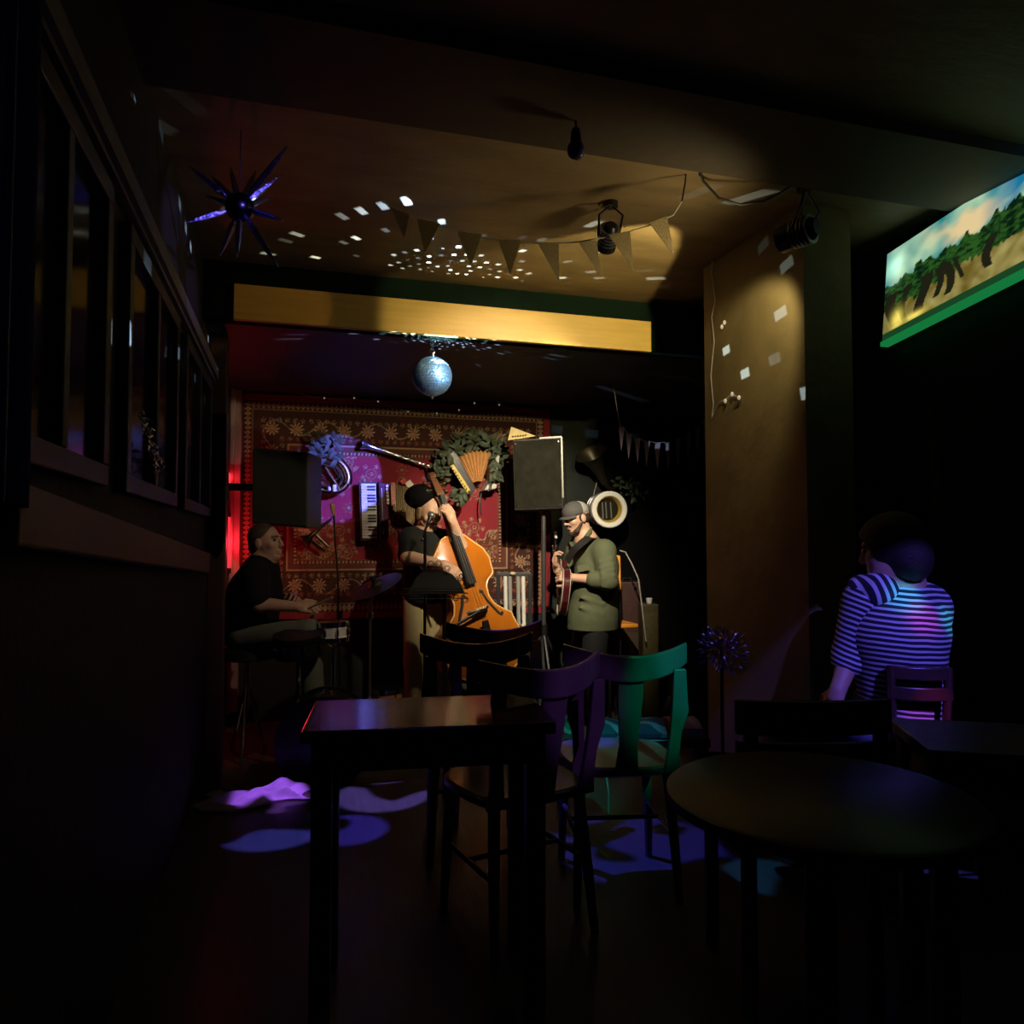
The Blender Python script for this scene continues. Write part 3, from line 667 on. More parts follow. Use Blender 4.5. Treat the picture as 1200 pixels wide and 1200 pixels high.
# round drum with a white hoop
c = onY(714, 597, 5.55); dirn = (Vector((0.02, -1, .06))-RT*.25).normalized()
dirn = (CAM+RT*1.9-c).normalized()
t = thing('hanging_drum', c-Vector((0, 0, .15)), 'round drum with a white-painted hoop and yellow inner ring on the dark wall', 'drum')
WHT = pm('white_hoop_paint', (.86, .83, .74), .4, 0, .05)
R0 = .148
MB().lathe(c-dirn*.22, dirn, [(0, R0*.93), (.20, R0*.93), (.20, R0*.80), (.03, R0*.80)], 40).build('shell', pm('drum_shell_grey', (.20, .20, .19), .35, .3), t)
for q in (.03, .09, .15): MB().lathe(c-dirn*(.22-q), dirn, [(0, R0*.97), (.012, R0*.97)], 40).build('shell_band', CHROME, t)
MB().lathe(c, dirn, [(-.03, R0*.72), (-.035, R0), (.012, R0), (.018, R0*.95), (.014, R0*.75), (.006, R0*.72), (-.03, R0*.72)], 48).build('hoop', WHT, t)
MB().lathe(c, dirn, [(-.04, R0*.72), (.002, R0*.725), (.004, R0*.70), (-.03, R0*.61), (-.04, R0*.60), (-.04, R0*.72)], 48).build('inner_ring', pm('yellow_varnish', (.50, .33, .05), .35, 0, .2), t)
MB().lathe(c-dirn*.045, dirn, [(-.006, R0*.72), (0, R0*.72)], 40).build('drum_head', pm('dark_glossy_head', (.020, .018, .012), .2, 0, .3), t)
m = MB(); xd = dirn.cross(ZU).normalized(); ud = xd.cross(dirn)
for q in (-.35, .1, .42): m.bar(c-dirn*.040+xd*R0*.62*q-ud*R0*.5, c-dirn*.040+xd*R0*.62*(q+.1)+ud*R0*.4, .01, .004, dirn)
m.build('head_stripes', pm('pale_stripe', (.14, .14, .12), .3), t, False)
MB().tube([onY(695, 583, 5.88), onY(699, 567, 5.90), onY(701, 553, 5.92)], .005, 6).build('hanging_cord', pm('pale_cord', (.3, .28, .24), .7), t)
# black-framed rack with pale bars
t = thing('wooden_rack', at(603, 800, 5.66), 'black rack with four pale upright bars standing before the rug', 'rack')
z0 = -.10; FR = BLACK
pl = lambda x, y: at(x, y, 5.66)
def vert(m, x, y0, y1, r): m.tube([pl(x, y0), pl(x, y1)], r, 10); return m
A, Bq = pl(583, 673), pl(622, 673); MB().bar(A, Bq, .030, .030).build('top_bar', pm('rack_bar', (.07, .07, .07), .35, .3), t, False, .004)
for x in (584, 621):
    p = pl(x, 673); MB().bar(p, (p.x, p.y, z0), .042, .03, RT).build('post', FR, t, False, .004)
A, Bq = pl(583, 735), pl(622, 735); MB().bar(A, Bq, .03, .03).build('bottom_bar', FR, t, False)
for k_, (x, c_) in enumerate(((592, .72), (597.5, .30), (607, .34), (613, .78))):
    q = pl(x, 675); e = pl(x+1, 734); MB().tube([q, e], .0155, 10).build('bar', pm('bar_paint_%d' % k_, (c_, c_*.98, c_*.90), .4, 0, .05), t)
MB().ell(pl(601, 672)-FH*.02, (.024, .02, .014)).build('knob', IVORY, t); MB().ell(pl(613, 733)-FH*.02, (.018, .018, .018)).build('knob', IVORY, t)
# bunting in the stage's dark right corner
def bunting(name, lbl, group, tops, W_, H_, mat, off, wire, lean=0, skip=()):
    t = thing(name, tops[0]-Vector((0, 0, .3)), lbl, 'bunting')
    MB().tube(tops, .0035, 6).build('string', wire, t)
    return t
PEN = pm('mauve_pennant', (.20, .15, .18), .85, 0, .2, 30)
tp = [(726, 497), (735, 507), (745, 513), (757, 517), (770, 519), (783, 518), (796, 513), (809, 506), (820, 499), (829, 487)]
Yb = 4.95
t = thing('bunting', onY(778, 545, Yb), 'row of small mauve pennants strung in the dark stage corner behind the pier', 'bunting')
top_ = lambda x: Vector((onY(x, 480, Yb).x, Yb, 2.39))
MB().tube([top_(719)]+[onY(x, y, Yb) for x, y in tp]+[top_(838)], .003, 6).build('string', pm('pale_cord', (.3, .28, .24)), t)
for i in range(10):
    f = i/9*8.4+.3; k_ = int(f); q = f-k_; x = tp[k_][0]*(1-q)+tp[min(9, k_+1)][0]*q; y = tp[k_][1]*(1-q)+tp[min(9, k_+1)][1]*q
    MB().prism([onY(x-3.6, y, Yb+.02), onY(x+3.6, y-.5, Yb-.02), onY(x+.8*random.uniform(-1, 1.5), y+random.uniform(27, 33), Yb)], (.0, .004, 0)).build('pennant', PEN, t, False)
# crates and amplifier behind the guitarist
pl = lambda x, y, d=5.75: at(x, y, d)
a, b = pl(724, 742), pl(751, 682)
CR = pm('dark_red_leatherette', (.045, .012, .008), .5, 0, .5, 12, .3, 30)
def upright(name, lbl, cat, x0, x1, yt, d, dep, mat, bev=.008):
    p, q = at(x0, yt, d), at(x1, yt, d); t = thing(name, ((p.x+q.x)/2, (p.y+q.y)/2, -.10), lbl, cat)
    lo = Vector((p.x, p.y, -.10)); hi = Vector((q.x, q.y, -.10)); MB().prism([lo, hi, q, p], FH*dep).build('case', mat, t, False, bev); return t, lo, hi, p, q
t, lo, hi, p, q = upright('amplifier', 'dark red box amplifier standing behind the guitarist', 'amplifier', 723, 751, 682, 6.02, .26, CR)
n = -FH
MB().prism([v_+n*.001 for v_ in (lo+(hi-lo)*.12+ZU*.1, lo+(hi-lo)*.88+ZU*.1, lo+(hi-lo)*.88+ZU*.62, lo+(hi-lo)*.12+ZU*.62)], n*.006).build('grille_cloth', pm('brown_grille_cloth', (.05, .03, .015), .9, 0, .3, 80), t, False)
MB().tube([p.lerp(q, .3)+FH*.1, p.lerp(q, .35)+FH*.1+ZU*.03, p.lerp(q, .65)+FH*.1+ZU*.03, p.lerp(q, .7)+FH*.1], .008, 6).build('handle', BLACK, t)
MB().lathe(p.lerp(q, .75)-ZU*.05+n*.004, n, [(0, .016), (.015, .014)], 12).build('knob', CHROME, t)
t, lo, hi, p, q = upright('wooden_crate', 'small olive-brown box with a white cup on it, right of the amplifier', 'box', 753, 772, 708, 5.70, .20, pm('olive_box', (.06, .045, .014), .5, 0, .5, 20, .3, 30))
MB().prism([v_+n*.001 for v_ in (lo+(hi-lo)*.1+ZU*.05, lo+(hi-lo)*.9+ZU*.05, lo.lerp(hi, .9)+ZU*(q.z+.04), lo.lerp(hi, .1)+ZU*(q.z+.04))], n*.005).build('front_panel', pm('olive_panel', (.075, .06, .015), .6, 0, .5, 40), t, False)
cpt = p.lerp(q, .5)+FH*.06
t = thing('cup', cpt, 'small white cup standing on the olive-brown box', 'cup')
MB().lathe(cpt, ZU, [(0, .018), (.004, .020), (.042, .026), (.042, .023), (.006, .017)], 16).build('bowl', WHITEP, t)
# orange panel behind the guitarist
t, lo, hi, p, q = None, 0, 0, 0, 0
t = thing('chair', at(719, 800, 5.55), 'orange-backed chair half hidden behind the guitarist', 'chair')
ORG = pm('orange_paint', (.80, .30, .03), .45, 0, .1)
MB().prism([at(712, 650, 5.55), at(727, 651, 5.55), at(728, 691, 5.55), at(721, 695, 5.55), at(712, 695, 5.55)], FH*.03).build('backrest', ORG, t, False, .006)
pA, pB = at(714, 690, 5.60), at(726, 690, 5.60)
MB().box((pA+pB)/2+FH*.14-ZU*.28, (.30, .30, .03)).build('seat', ORG, t, False, .008)
for p in (pA, pB):
    MB().tube([p, (p.x, p.y, -.10)], .012, 8).build('leg', BLACKM, t); MB().tube([p+FH*.25-ZU*.29, (p.x+FH.x*.25, p.y+FH.y*.25, -.10)], .012, 8).build('leg', BLACKM, t)
tag(MB().tube([at(726, 645, 5.72), at(733, 647, 5.72), at(741, 662, 5.70), at(748, 678, 5.66), at(751, 700, 5.62), at(755, 735, 5.62), at(757, 752, 5.62)], .0055, 6).build('cable', pm('grey_cable', (.36, .34, .30), .5), None), 'grey cable looping over the amplifier behind the guitarist', 'cable')

# ================================================================ mirror ball
t = thing('mirror_ball', BALL-Vector((0, 0, .112)), 'mirrored disco ball hanging from a chain under the wooden beam', 'disco ball')
R_ = .1115
vs, fs = [], []; rows = 22
m = MB()
for i in range(rows):
    t0, t1 = math.pi*i/rows, math.pi*(i+1)/rows; g = .06*(t1-t0); t0 += g; t1 -= g; n_ = max(6, round(2*rows*math.sin((t0+t1)/2)))
    for j in range(n_):
        a0, a1 = 2*math.pi*(j+.05)/n_, 2*math.pi*(j+.95)/n_
        S_ = lambda th, ph: BALL+Vector((math.sin(th)*math.cos(ph), math.sin(th)*math.sin(ph), math.cos(th)))*R_
        qd = [S_(t0, a0), S_(t0, a1), S_(t1, a1), S_(t1, a0)]; c_ = sum(qd, Vector())/4; jt = Vector((random.gauss(0, 1), random.gauss(0, 1), random.gauss(0, 1)))*.0009
        m.add([p+jt*(1 if k_ % 2 else -1) for k_, p in enumerate(qd)], [(3, 2, 1, 0)])
m.build('mirror_tiles', pm('mirror_glass', (.36, .62, .95), .5, .75, .12), t, False)
MB().ell(BALL, R_*.985, None, 32, 20).build('core', pm('ball_core', (.25, .30, .36), .4, .2), t)
MB().lathe(BALL+Vector((0, 0, R_-.004)), ZU, [(0, .022), (.012, .022), (.014, .012), (.026, .012)], 16).build('cap', CHROME, t)
MB().lathe(BALL-Vector((0, 0, R_+.018)), ZU, [(0, .004), (.008, .012), (.02, .010)], 12).build('bottom_cap', CHROME, t)
tz = 2.392; z_ = BALL.z+R_+.03; k_ = 0
while z_ < tz:
    pts = [Vector((BALL.x, BALL.y, z_))+Vector(((math.cos(k_*1.57))*.012*math.cos(a_), math.sin(k_*1.57)*.012*math.cos(a_), .017*math.sin(a_))) for a_ in [2*math.pi*q/12 for q in range(12)]]
    MB().tube(pts, .004, 6, True).build('chain_link', CHROME, t); z_ += .024; k_ += 1
# ================================================================ musicians
FL = -.10
def leg_prims(hip, knee, ank, toe_dir, s=1.0, k=.02):
    hip, knee, ank = Vector(hip), Vector(knee), Vector(ank); td = Vector(toe_dir).normalized()
    return [cap(hip, knee, .078*s, .055*s, k), cap(knee, ank, .052*s, .036*s, k)]
def shoe(par, ank, td, mat=BLACK):
    ank = Vector(ank); td = Vector(td).normalized(); g = Vector((ank.x, ank.y, FL+.035))
    return blob('shoe', [cap(g-td*.05, g+td*.08, .042, .045, .02), cap(g+td*.08, g+td*.16, .044, .034, .02), cap(g-td*.03, ank+ZU*.02, .045, .042, .02)], mat, par, .008)
DENIM = pm('black_trousers', (.012, .012, .014), .8, 0, .3, 30, .3, 25)
# ---- guitarist
g0 = at(692, 800, 5.30)
t = thing('person', (g0.x, g0.y, FL), 'person in an olive jacket and cap looking down while playing guitar', 'person')
pt = lambda x, y, dd=0: at(x, y, 5.30+dd)
hc = pt(676, 607, -.02); face = (-RT*.88-FH*.42-ZU*.22).normalized(); B = basis(face, ZU)
hp, HP = head_prims(hc, B, .93)
nb = pt(687, 634)
B_ = hp+[cap(HP(0, -.03, -.05), nb, .052, .058, .02), cap(nb, pt(695, 665), .085, .12, .03), cap(pt(695, 665), pt(694, 722), .125, .12, .03)]
shN, elN, wrN = pt(708, 646, -.13), pt(713, 681, -.22), pt(671, 677, -.14)
shF, elF, wrF = pt(676, 645, .13), pt(664, 676, .16), pt(653, 668, .16)
B_ += [cap(shN, elN, .050, .042), cap(elN, wrN, .042, .028), cap(shF, elF, .05, .042), cap(elF, wrF, .040, .028)]
B_ += hand_prims(wrN, (pt(652, 674, -.10)-wrN), FH*.9-ZU*.35, 1.0, 1, 1.0)
B_ += hand_prims(wrF, -RT*.3+ZU*.9-FH*.1, -FH*.2+RT*.9, .9, -1, 1.0)
hipN, hipF = pt(699, 725, -.08), pt(690, 725, .08)
anN, anF = Vector((g0.x+.02, g0.y-.10, FL+.09)), Vector((g0.x-.08, g0.y+.12, FL+.09))
kn = lambda h, a: h.lerp(a, .5)-RT*.03
B_ += leg_prims(hipN, kn(hipN, anN), anN, -RT)+leg_prims(hipF, kn(hipF, anF), anF, -RT)
B_ += [cap(anN-ZU*.04, anN-RT*.13-ZU*.055, .035, .03), cap(anF-ZU*.04, anF-RT*.13-ZU*.055, .035, .03)]
blob('body', B_, SKIN, t, .0048); eyes(HP, B, t, .93)
OLIVE = pm('olive_cotton', (.088, .100, .050), .85, 0, .18, 14, .55, 9)
J = [cap(pt(688, 640, .02), pt(699, 664), .105, .150, .04), cap(pt(699, 664), pt(697, 690), .152, .158, .04), cap(pt(697, 690), pt(695, 722), .158, .172, .04), cap(pt(695, 720), pt(694, 745), .172, .182, .03),
     cap(shN, shF, .078, .078, .04), cap(shN, elN, .080, .068, .03), cap(elN, elN.lerp(wrN, .33), .068, .056, .015), cap(elN.lerp(wrN, .28), elN.lerp(wrN, .40), .058, .058, .005), cap(shF, elF, .075, .065, .03), cap(elF, elF.lerp(wrF, .4), .062, .05, .015)]
# folds and cuffs
for f in (.25, .45, .62, .8): q = shN.lerp(elN, f); J.append(cap(q+FH*-.066+RT*.035, q-FH*.066-RT*.04-ZU*.025, .010, .008, .022))
for f in (.08, .18): q = elN.lerp(wrN, f); J.append(cap(q-FH*.06+ZU*.035, q-FH*.06-ZU*.035, .009, .009, .018))
for y_ in (700, 712): J.append(cap(pt(680, y_, -.15), pt(706, y_+8, -.155), .008, .006, .028))
J.append(cut(pt(694, 737), -ZU))
jk = blob('jacket', J, OLIVE, t, .006)
MB().tube([HP(.02, -.085, -.100), HP(.075, -.04, -.125), HP(.085, .01, -.155), HP(.06, .06, -.19), HP(.0, .085, -.21)], [.016, .018, .018, .016, .010], 8).tube([HP(-.02, -.085, -.10), HP(-.075, -.04, -.125), HP(-.085, .01, -.155), HP(-.06, .06, -.19)], [.016, .018, .018, .012], 8).build('collar', OLIVE, jk)
pk = [pt(676, 663, -.155), pt(690, 661, -.165), pt(691, 668, -.172), pt(677, 671, -.162)]
MB().prism(pk, -FH*.012).build('pocket_flap', OLIVE, jk, False, .004)
TR = [cap(hipN, kn(hipN, anN), .098, .080, .04), cap(kn(hipN, anN), anN, .078, .062), cap(hipF, kn(hipF, anF), .098, .080, .04), cap(kn(hipF, anF), anF, .078, .062), eli(pt(694, 724), (.150, .125, .09), basis(FH), .03)]
blob('trousers', TR, DENIM, t, .009)
for a_ in (anN, anF): shoe(t, a_, -RT)
# cap, beard, hair
capM = pm('cap_grey', (.075, .07, .066), .8, 0, .2, 60); capB = pm('cap_back_panel', (.32, .31, .28), .85, 0, .3, 90)
s_ = .93
C_ = [eli(HP(0, .012, .052), (.083*s_, .098*s_, .080*s_), B, 0), eli(HP(0, -.01, -.035), (.14, .16, .072), B, 0, True), eli(HP(0, -.130, .06), (.14, .105, .16), B, 0, True)]
blob('cap', C_, capM, t, .005)
C2 = [eli(HP(0, -.006, .050), (.081*s_, .100*s_, .079*s_), B, 0), eli(HP(0, -.01, -.035), (.14, .16, .072), B, 0, True), eli(HP(0, .09, .06), (.14, .118, .18), B, 0, True)]
blob('cap_back', C2, capB, t, .005)
rr = []
for i in range(13):
    a_ = math.pi*i/12; x = .074*math.cos(a_); y0 = .075*math.sin(a_)
    o1 = HP(x*.95, .035+y0*.55, .036); o2 = HP(x*1.02, .05+y0*1.35, .026-.010*abs(math.cos(a_)))
    rr.append([o1, o2, o2-B @ Vector((0, 0, .006)), o1-B @ Vector((0, 0, .010))])
MB().loft(rr).build('cap_brim', capM, t)
H_ = [eli(HP(0, -.045, -.005), (.070, .055, .058), B, .01), eli(HP(.068, -.012, .004), (.012, .03, .035), B, .005), eli(HP(-.068, -.012, .004), (.012, .03, .035), B, .005)]
blob('hair', H_, HAIRD, t, .005)
Bd = [cap(HP(.062, .01, -.045), HP(.045, .045, -.092), .012, .016, .015), cap(HP(-.062, .01, -.045), HP(-.045, .045, -.092), .012, .016, .015), cap(HP(.045, .045, -.092), HP(0, .068, -.104), .016, .020, .015), cap(HP(-.045, .045, -.092), HP(0, .068, -.104), .016, .02, .015), cap(HP(-.022, .082, -.050), HP(.022, .082, -.050), .0095, .0095, .004)]
blob('beard', Bd, pm('beard_hair', (.045, .027, .018), .8, 0, .4, 120), t, .004)
MB().tube([HP(.012, .092, .027), HP(.032, .09, .033), HP(.05, .074, .026)], [.004, .006, .003], 6).tube([HP(-.012, .092, .027), HP(-.032, .09, .033), HP(-.05, .074, .026)], [.004, .006, .003], 6).build('eyebrows', HAIRD, t)
# ---- guitar with strap
gt = thing('guitar', pt(657, 700, .0), 'dark red semi-hollow guitar held by the person in the olive jacket', 'guitar')
gc = pt(660, 686, .02); nk = (pt(655, 640, .62)-gc).normalized(); gn = (-RT*.97-FH*.22).normalized(); gn = (gn-nk*gn.dot(nk)).normalized(); gs = nk.cross(gn)
def outline(prof, n=48):
    """half widths along the axis -> closed outline (t, w)"""
    ts = [p[0] for p in prof]; ws = [p[1] for p in prof]; tt = np.linspace(ts[0], ts[-1], n); ww = np.interp(tt, ts, ws)
    for _ in range(2): ww[1:-1] = (ww[:-2]+2*ww[1:-1]+ww[2:])/4
    return list(zip(tt, ww))
GP = outline([(-.235, 0), (-.225, .085), (-.17, .150), (-.10, .175), (-.03, .150), (.03, .118), (.09, .120), (.14, .132), (.19, .110), (.215, .055), (.22, 0)])
def flat_body(P0, ax, sd, nn, prof, th):
    ring = [(a_, w_) for a_, w_ in prof]+[(a_, -w_) for a_, w_ in prof[::-1][1:-1]]
    return [P0+ax*a_+sd*w_ for a_, w_ in ring]
o_ = flat_body(gc, nk, gs, gn, GP, .05)
REDG = pm('cherry_lacquer', (.06, .008, .012), .15, 0, .25, 6, coat=.5)
MB().prism([p-gn*.025 for p in o_], gn*.05).build('body', REDG, gt, False, .008)
MB().tube([p+gn*.025 for p in o_], .005, 6, True).tube([p-gn*.025 for p in o_], .003, 6, True).build('binding', pm('cream_binding', (.36, .30, .22), .4), gt)
MB().bar(gc+nk*.15+gn*.032, gc+nk*.62+gn*.026, .046, .022, gn).build('neck', pm('neck_wood', (.12, .05, .03), .3), gt, False, .004)
hd = gc+nk*.62+gn*.022; h2 = MB().prism([hd-gs*.025, hd+nk*.06-gs*.045, hd+nk*.17-gs*.042, hd+nk*.17+gs*.042, hd+nk*.06+gs*.045, hd+gs*.025], gn*.016).build('headstock', BLACK, gt, False, .003)
m = MB()
for i in range(3):
    for q in (-1, 1): m.ell(hd+nk*(.06+.045*i)+gs*q*.060+gn*.008, (.015, .015, .012), None, 8, 6)
m.build('tuning_pegs', WHITEP, gt)
m = MB(); m.bar(gc+nk*.03-gs*.035+gn*.03, gc+nk*.03+gs*.035+gn*.03, .035, .012, gn); m.bar(gc+nk*.10-gs*.035+gn*.03, gc+nk*.10+gs*.035+gn*.03, .035, .012, gn); m.build('pickups', CHROME, gt, False)
m = MB(); m.bar(gc-nk*.06-gs*.04+gn*.032, gc-nk*.06+gs*.04+gn*.032, .016, .016, gn); m.build('bridge', CHROME, gt, False)
m = MB()
for i in range(6): m.tube([gc-nk*.06+gs*(i-2.5)*.0095+gn*.042, hd+gs*(i-2.5)*.006+gn*.030], .0012, 4)
m.build('strings', CHROME, gt)
stp = [gc-nk*.22, pt(680, 702, -.19), pt(700, 690, -.20)]
stp = [pt(664, 658, -.12), pt(672, 645, -.155), pt(681, 637, -.165), pt(690, 630, -.13), pt(697, 630, -.02), pt(699, 640, .10)]
m = MB(); rings = []
for i, p in enumerate(stp):
    tn = (stp[min(i+1, 5)]-stp[max(i-1, 0)]).normalized(); sd = tn.cross((p-pt(690, 655)).normalized()).normalized(); nr = sd.cross(tn)
    rings.append([p+sd*.028+nr*.004, p-sd*.028+nr*.004, p-sd*.028-nr*.004, p+sd*.028-nr*.004])
m.loft(rings).build('strap', pm('black_leather', (.012, .011, .010), .45), gt)

# ---- bassist
b0 = at(500, 800, 5.20)
t = thing('person', (b0.x, b0.y, FL), 'person in a black hat, black shirt and khaki trousers plucking a double bass', 'person')
pt = lambda x, y, dd=0: at(x, y, 5.20+dd)
hc = pt(503, 601, -.03); face = (RT*.55-FH*.75-ZU*.38).normalized(); B = basis(face, ZU)
hp, HP = head_prims(hc, B, .98)
nb = pt(500, 626, .02)
B_ = hp+[cap(HP(0, -.03, -.05), nb, .054, .06, .02), cap(nb, pt(502, 655), .09, .13, .03), cap(pt(502, 655), pt(500, 690), .13, .13, .03)]
shR, elR, wrR = pt(481, 632, -.02), pt(478, 653, -.24), pt(521, 662, -.34)
shL, elL, wrL = pt(524, 634, .05), pt(540, 640, -.10), pt(531, 612, -.20)
B_ += [cap(shR, elR, .055, .048), cap(elR, wrR, .047, .030), cap(shL, elL, .053, .046), cap(elL, wrL, .045, .029)]
B_ += hand_prims(wrR, (pt(536, 672, -.36)-wrR), FH*.6-ZU*.7-RT*.2, .75, -1, 1.05)
B_ += hand_prims(wrL, (pt(526, 600, -.22)-wrL), -RT*.8+FH*.5, 1.15, -1, 1.05)
hipR, hipL = pt(489, 700, -.02), pt(512, 700, .04); anR, anL = Vector((b0.x-.09, b0.y-.06, FL+.09)), Vector((b0.x+.12, b0.y+.04, FL+.09))
kn = lambda h, a: h.lerp(a, .5)-FH*.03
B_ += leg_prims(hipR, kn(hipR, anR), anR, -FH)+leg_prims(hipL, kn(hipL, anL), anL, -FH)
B_ += [cap(anR-ZU*.04, anR-FH*.13-ZU*.055, .035, .03), cap(anL-ZU*.04, anL-FH*.13-ZU*.055, .035, .03)]
blob('body', B_, SKIN, t, .0048); eyes(HP, B, t, .98)
SHIRT = pm('black_cotton', (.010, .011, .010), .9, 0, .25, 14, .5, 10, spec=.2)
J = [cap(pt(501, 634, .02), pt(502, 656), .115, .165, .04), cap(pt(502, 656), pt(501, 694), .165, .172, .04), cap(shR, shL, .082, .08, .04),
     cap(shR, shR.lerp(elR, .86), .080, .070, .03), cap(shL, shL.lerp(elL, .62), .078, .075, .03), eli(pt(500, 735), (.4, .4, .19), basis(FH), 0, True)]
for i in range(5): J.append(cap(pt(484+9*i, 650, -.17), pt(487+8*i, 690, -.178), .006, .009, .03))
sh = blob('shirt', J, SHIRT, t, .006)
MB().tube([HP(-.07, -.02, -.135), HP(-.05, .055, -.165), HP(0, .075, -.20), HP(.05, .055, -.165), HP(.07, -.02, -.135)], .012, 8).build('collar', SHIRT, sh)
KHAKI = pm('khaki_cotton', (.42, .34, .17), .85, 0, .15, 14, .5, 9)
TR = [cap(hipR, kn(hipR, anR), .100, .082, .04), cap(kn(hipR, anR), anR-ZU*.03, .08, .068), cap(hipL, kn(hipL, anL), .1, .082, .04), cap(kn(hipL, anL), anL-ZU*.03, .08, .068), eli(pt(500, 697), (.150, .115, .09), basis(FH), .03)]
blob('trousers', TR, KHAKI, t, .009)
for a_ in (anR, anL): shoe(t, a_, -FH)
HATM = pm('black_felt', (.005, .0045, .005), .95, 0, .2, 60, spec=.1)
hq = pt(492, 582, -.02); Bh = basis((RT*.55-FH*.8).normalized(), (ZU*.95-RT*.1).normalized())
C_ = [eli(hq, (.105, .115, .088), Bh, 0), eli(HP(0, .0, -.075), (.16, .17, .094), B, 0, True)]
blob('hat', C_+[cap(hq+Bh @ Vector((-.09, .02, -.045)), hq+Bh @ Vector((.09, .02, -.045)), .014, .014, .02)], HATM, t, .005)
H_ = [eli(HP(0, -.05, -.02), (.082, .055, .075), B, .01), eli(HP(.080, -.01, -.010), (.016, .035, .05), B, .01), eli(HP(-.080, -.01, -.01), (.016, .035, .05), B, .01)]
blob('hair', H_, pm('sandy_hair', (.22, .13, .05), .7, 0, .4, 90, .5), t, .005)
Bd = [cap(HP(.058, .02, -.06), HP(0, .062, -.112), .012, .022, .015), cap(HP(-.058, .02, -.06), HP(0, .062, -.112), .012, .022, .015), cap(HP(-.022, .088, -.048), HP(.022, .088, -.048), .009, .009, .004)]
blob('beard', Bd, pm('sandy_hair', (.22, .13, .05)), t, .004)

# ---- double bass
bx0 = at(553, 712, 5.02)
axb = (RT*.30-ZU*.95+FH*-.10).normalized()            # from the scroll towards the end pin
nnb = (-FH*.84+RT*.46-ZU*-.12); nnb = (nnb-axb*nnb.dot(axb)).normalized(); sdb = axb.cross(nnb); sdb = sdb if sdb.dot(RT) > 0 else -sdb
bt = thing('double_bass', at(580, 800, 5.0), 'orange-brown double bass leaning against the person in the black hat', 'double bass')
bt.location.z = FL; W[bt] = Matrix.Translation(bt.location)
SC = .92
BP = outline([(-.56, 0), (-.555, .07), (-.53, .10), (-.47, .150), (-.40, .215), (-.32, .245), (-.26, .240), (-.215, .240), (-.200, .238), (-.170, .180), (-.12, .150), (-.05, .145), (.02, .170), (.08, .235), (.115, .290), (.135, .290), (.20, .300), (.28, .325), (.36, .325), (.44, .280), (.50, .190), (.53, .10), (.54, 0)], 110)
def P_(a_, w_, h_): return bx0+axb*a_*SC+sdb*w_*SC+nnb*h_*SC
arch = lambda a_, f: .030+.050*max(0, 1-(abs(a_)/.56)**2.2)*(1-abs(f)**2.2)
m = MB(); rings = []; NW = 15
for a_, w_ in BP: rings.append([P_(a_, w_*f, arch(a_, f)) for f in np.linspace(-1, 1, NW)])
m.loft(rings, False, False)
VARN = pm('bass_varnish', (.40, .118, .009), .20, 0, .22, 2.2, .04, 60, (6, 6, 1), coat=.6)
m.build('top', VARN, bt)
m = MB(); ring = [(a_, w_) for a_, w_ in BP]+[(a_, -w_) for a_, w_ in BP[::-1][1:-1]]
m.loft([[P_(a_, w_, .030) for a_, w_ in ring], [P_(a_*1.0, w_*.99, -.15) for a_, w_ in ring]], False)
m.add([P_(a_, w_*.99, -.15) for a_, w_ in ring], [tuple(range(len(ring)))])
m.build('ribs', pm('rib_varnish', (.34, .11, .02), .25, 0, .3, 4), bt)
m = MB()
for q in (-1, 1): m.tube([P_(a_, q*w_*.985, .033) for a_, w_ in BP[1:-1]], .006, 6)
m.build('purfling', pm('purfling_edge', (.72, .42, .14), .3), bt)
fh = [(-.085, .060), (-.098, .072), (-.090, .086), (-.072, .085), (-.03, .098), (.02, .125), (.065, .150), (.098, .168), (.115, .185), (.102, .200), (.085, .192)]
for q in (-1, 1):
    pts = []
    for i in range(len(fh)-1):
        for u_ in (0, .33, .66): pts.append((fh[i][0]*(1-u_)+fh[i+1][0]*u_, fh[i][1]*(1-u_)+fh[i+1][1]*u_))
    def hgt(a_, w_): wa = np.interp(a_, [p[0] for p in BP], [p[1] for p in BP]); return arch(a_, w_/wa)
    MB().tube([P_(a_, q*w_, hgt(a_, w_)+.000) for a_, w_ in pts], [.0045+.006*math.sin(math.pi*i/(len(pts)-1))+(.004 if i < 4 or i > len(pts)-5 else 0) for i in range(len(pts))], 6).build('f_hole', pm('f_hole_black', (.006, .004, .003), .8), bt)
m = MB(); m.prism([P_(.02, -.085, .075), P_(.02, -.075, .12), P_(.02, -.05, .165), P_(.02, 0, .185), P_(.02, .05, .165), P_(.02, .075, .12), P_(.02, .085, .075), P_(.02, .05, .085), P_(.02, 0, .125), P_(.02, -.05, .085)], axb*.016); m.build('bridge', pm('maple', (.62, .42, .20), .45), bt, False, .002)
m = MB(); m.loft([[P_(.12, -.022, .135), P_(.12, .022, .135), P_(.12, .022, .155), P_(.12, -.022, .155)], [P_(.48, -.042, .055), P_(.48, .042, .055), P_(.48, .042, .08), P_(.48, -.042, .08)]]); m.build('tailpiece', pm('ebony', (.008, .006, .005), .6, spec=.2), bt, False)
m = MB(); m.loft([[P_(-.16, -.045, .100), P_(-.16, .045, .100), P_(-.16, .038, .125), P_(-.16, -.038, .125)], [P_(-.86, -.024, .055), P_(-.86, .024, .055), P_(-.86, .02, .075), P_(-.86, -.02, .075)]]); m.build('fingerboard', pm('ebony', (.012, .010, .009)), bt, False)
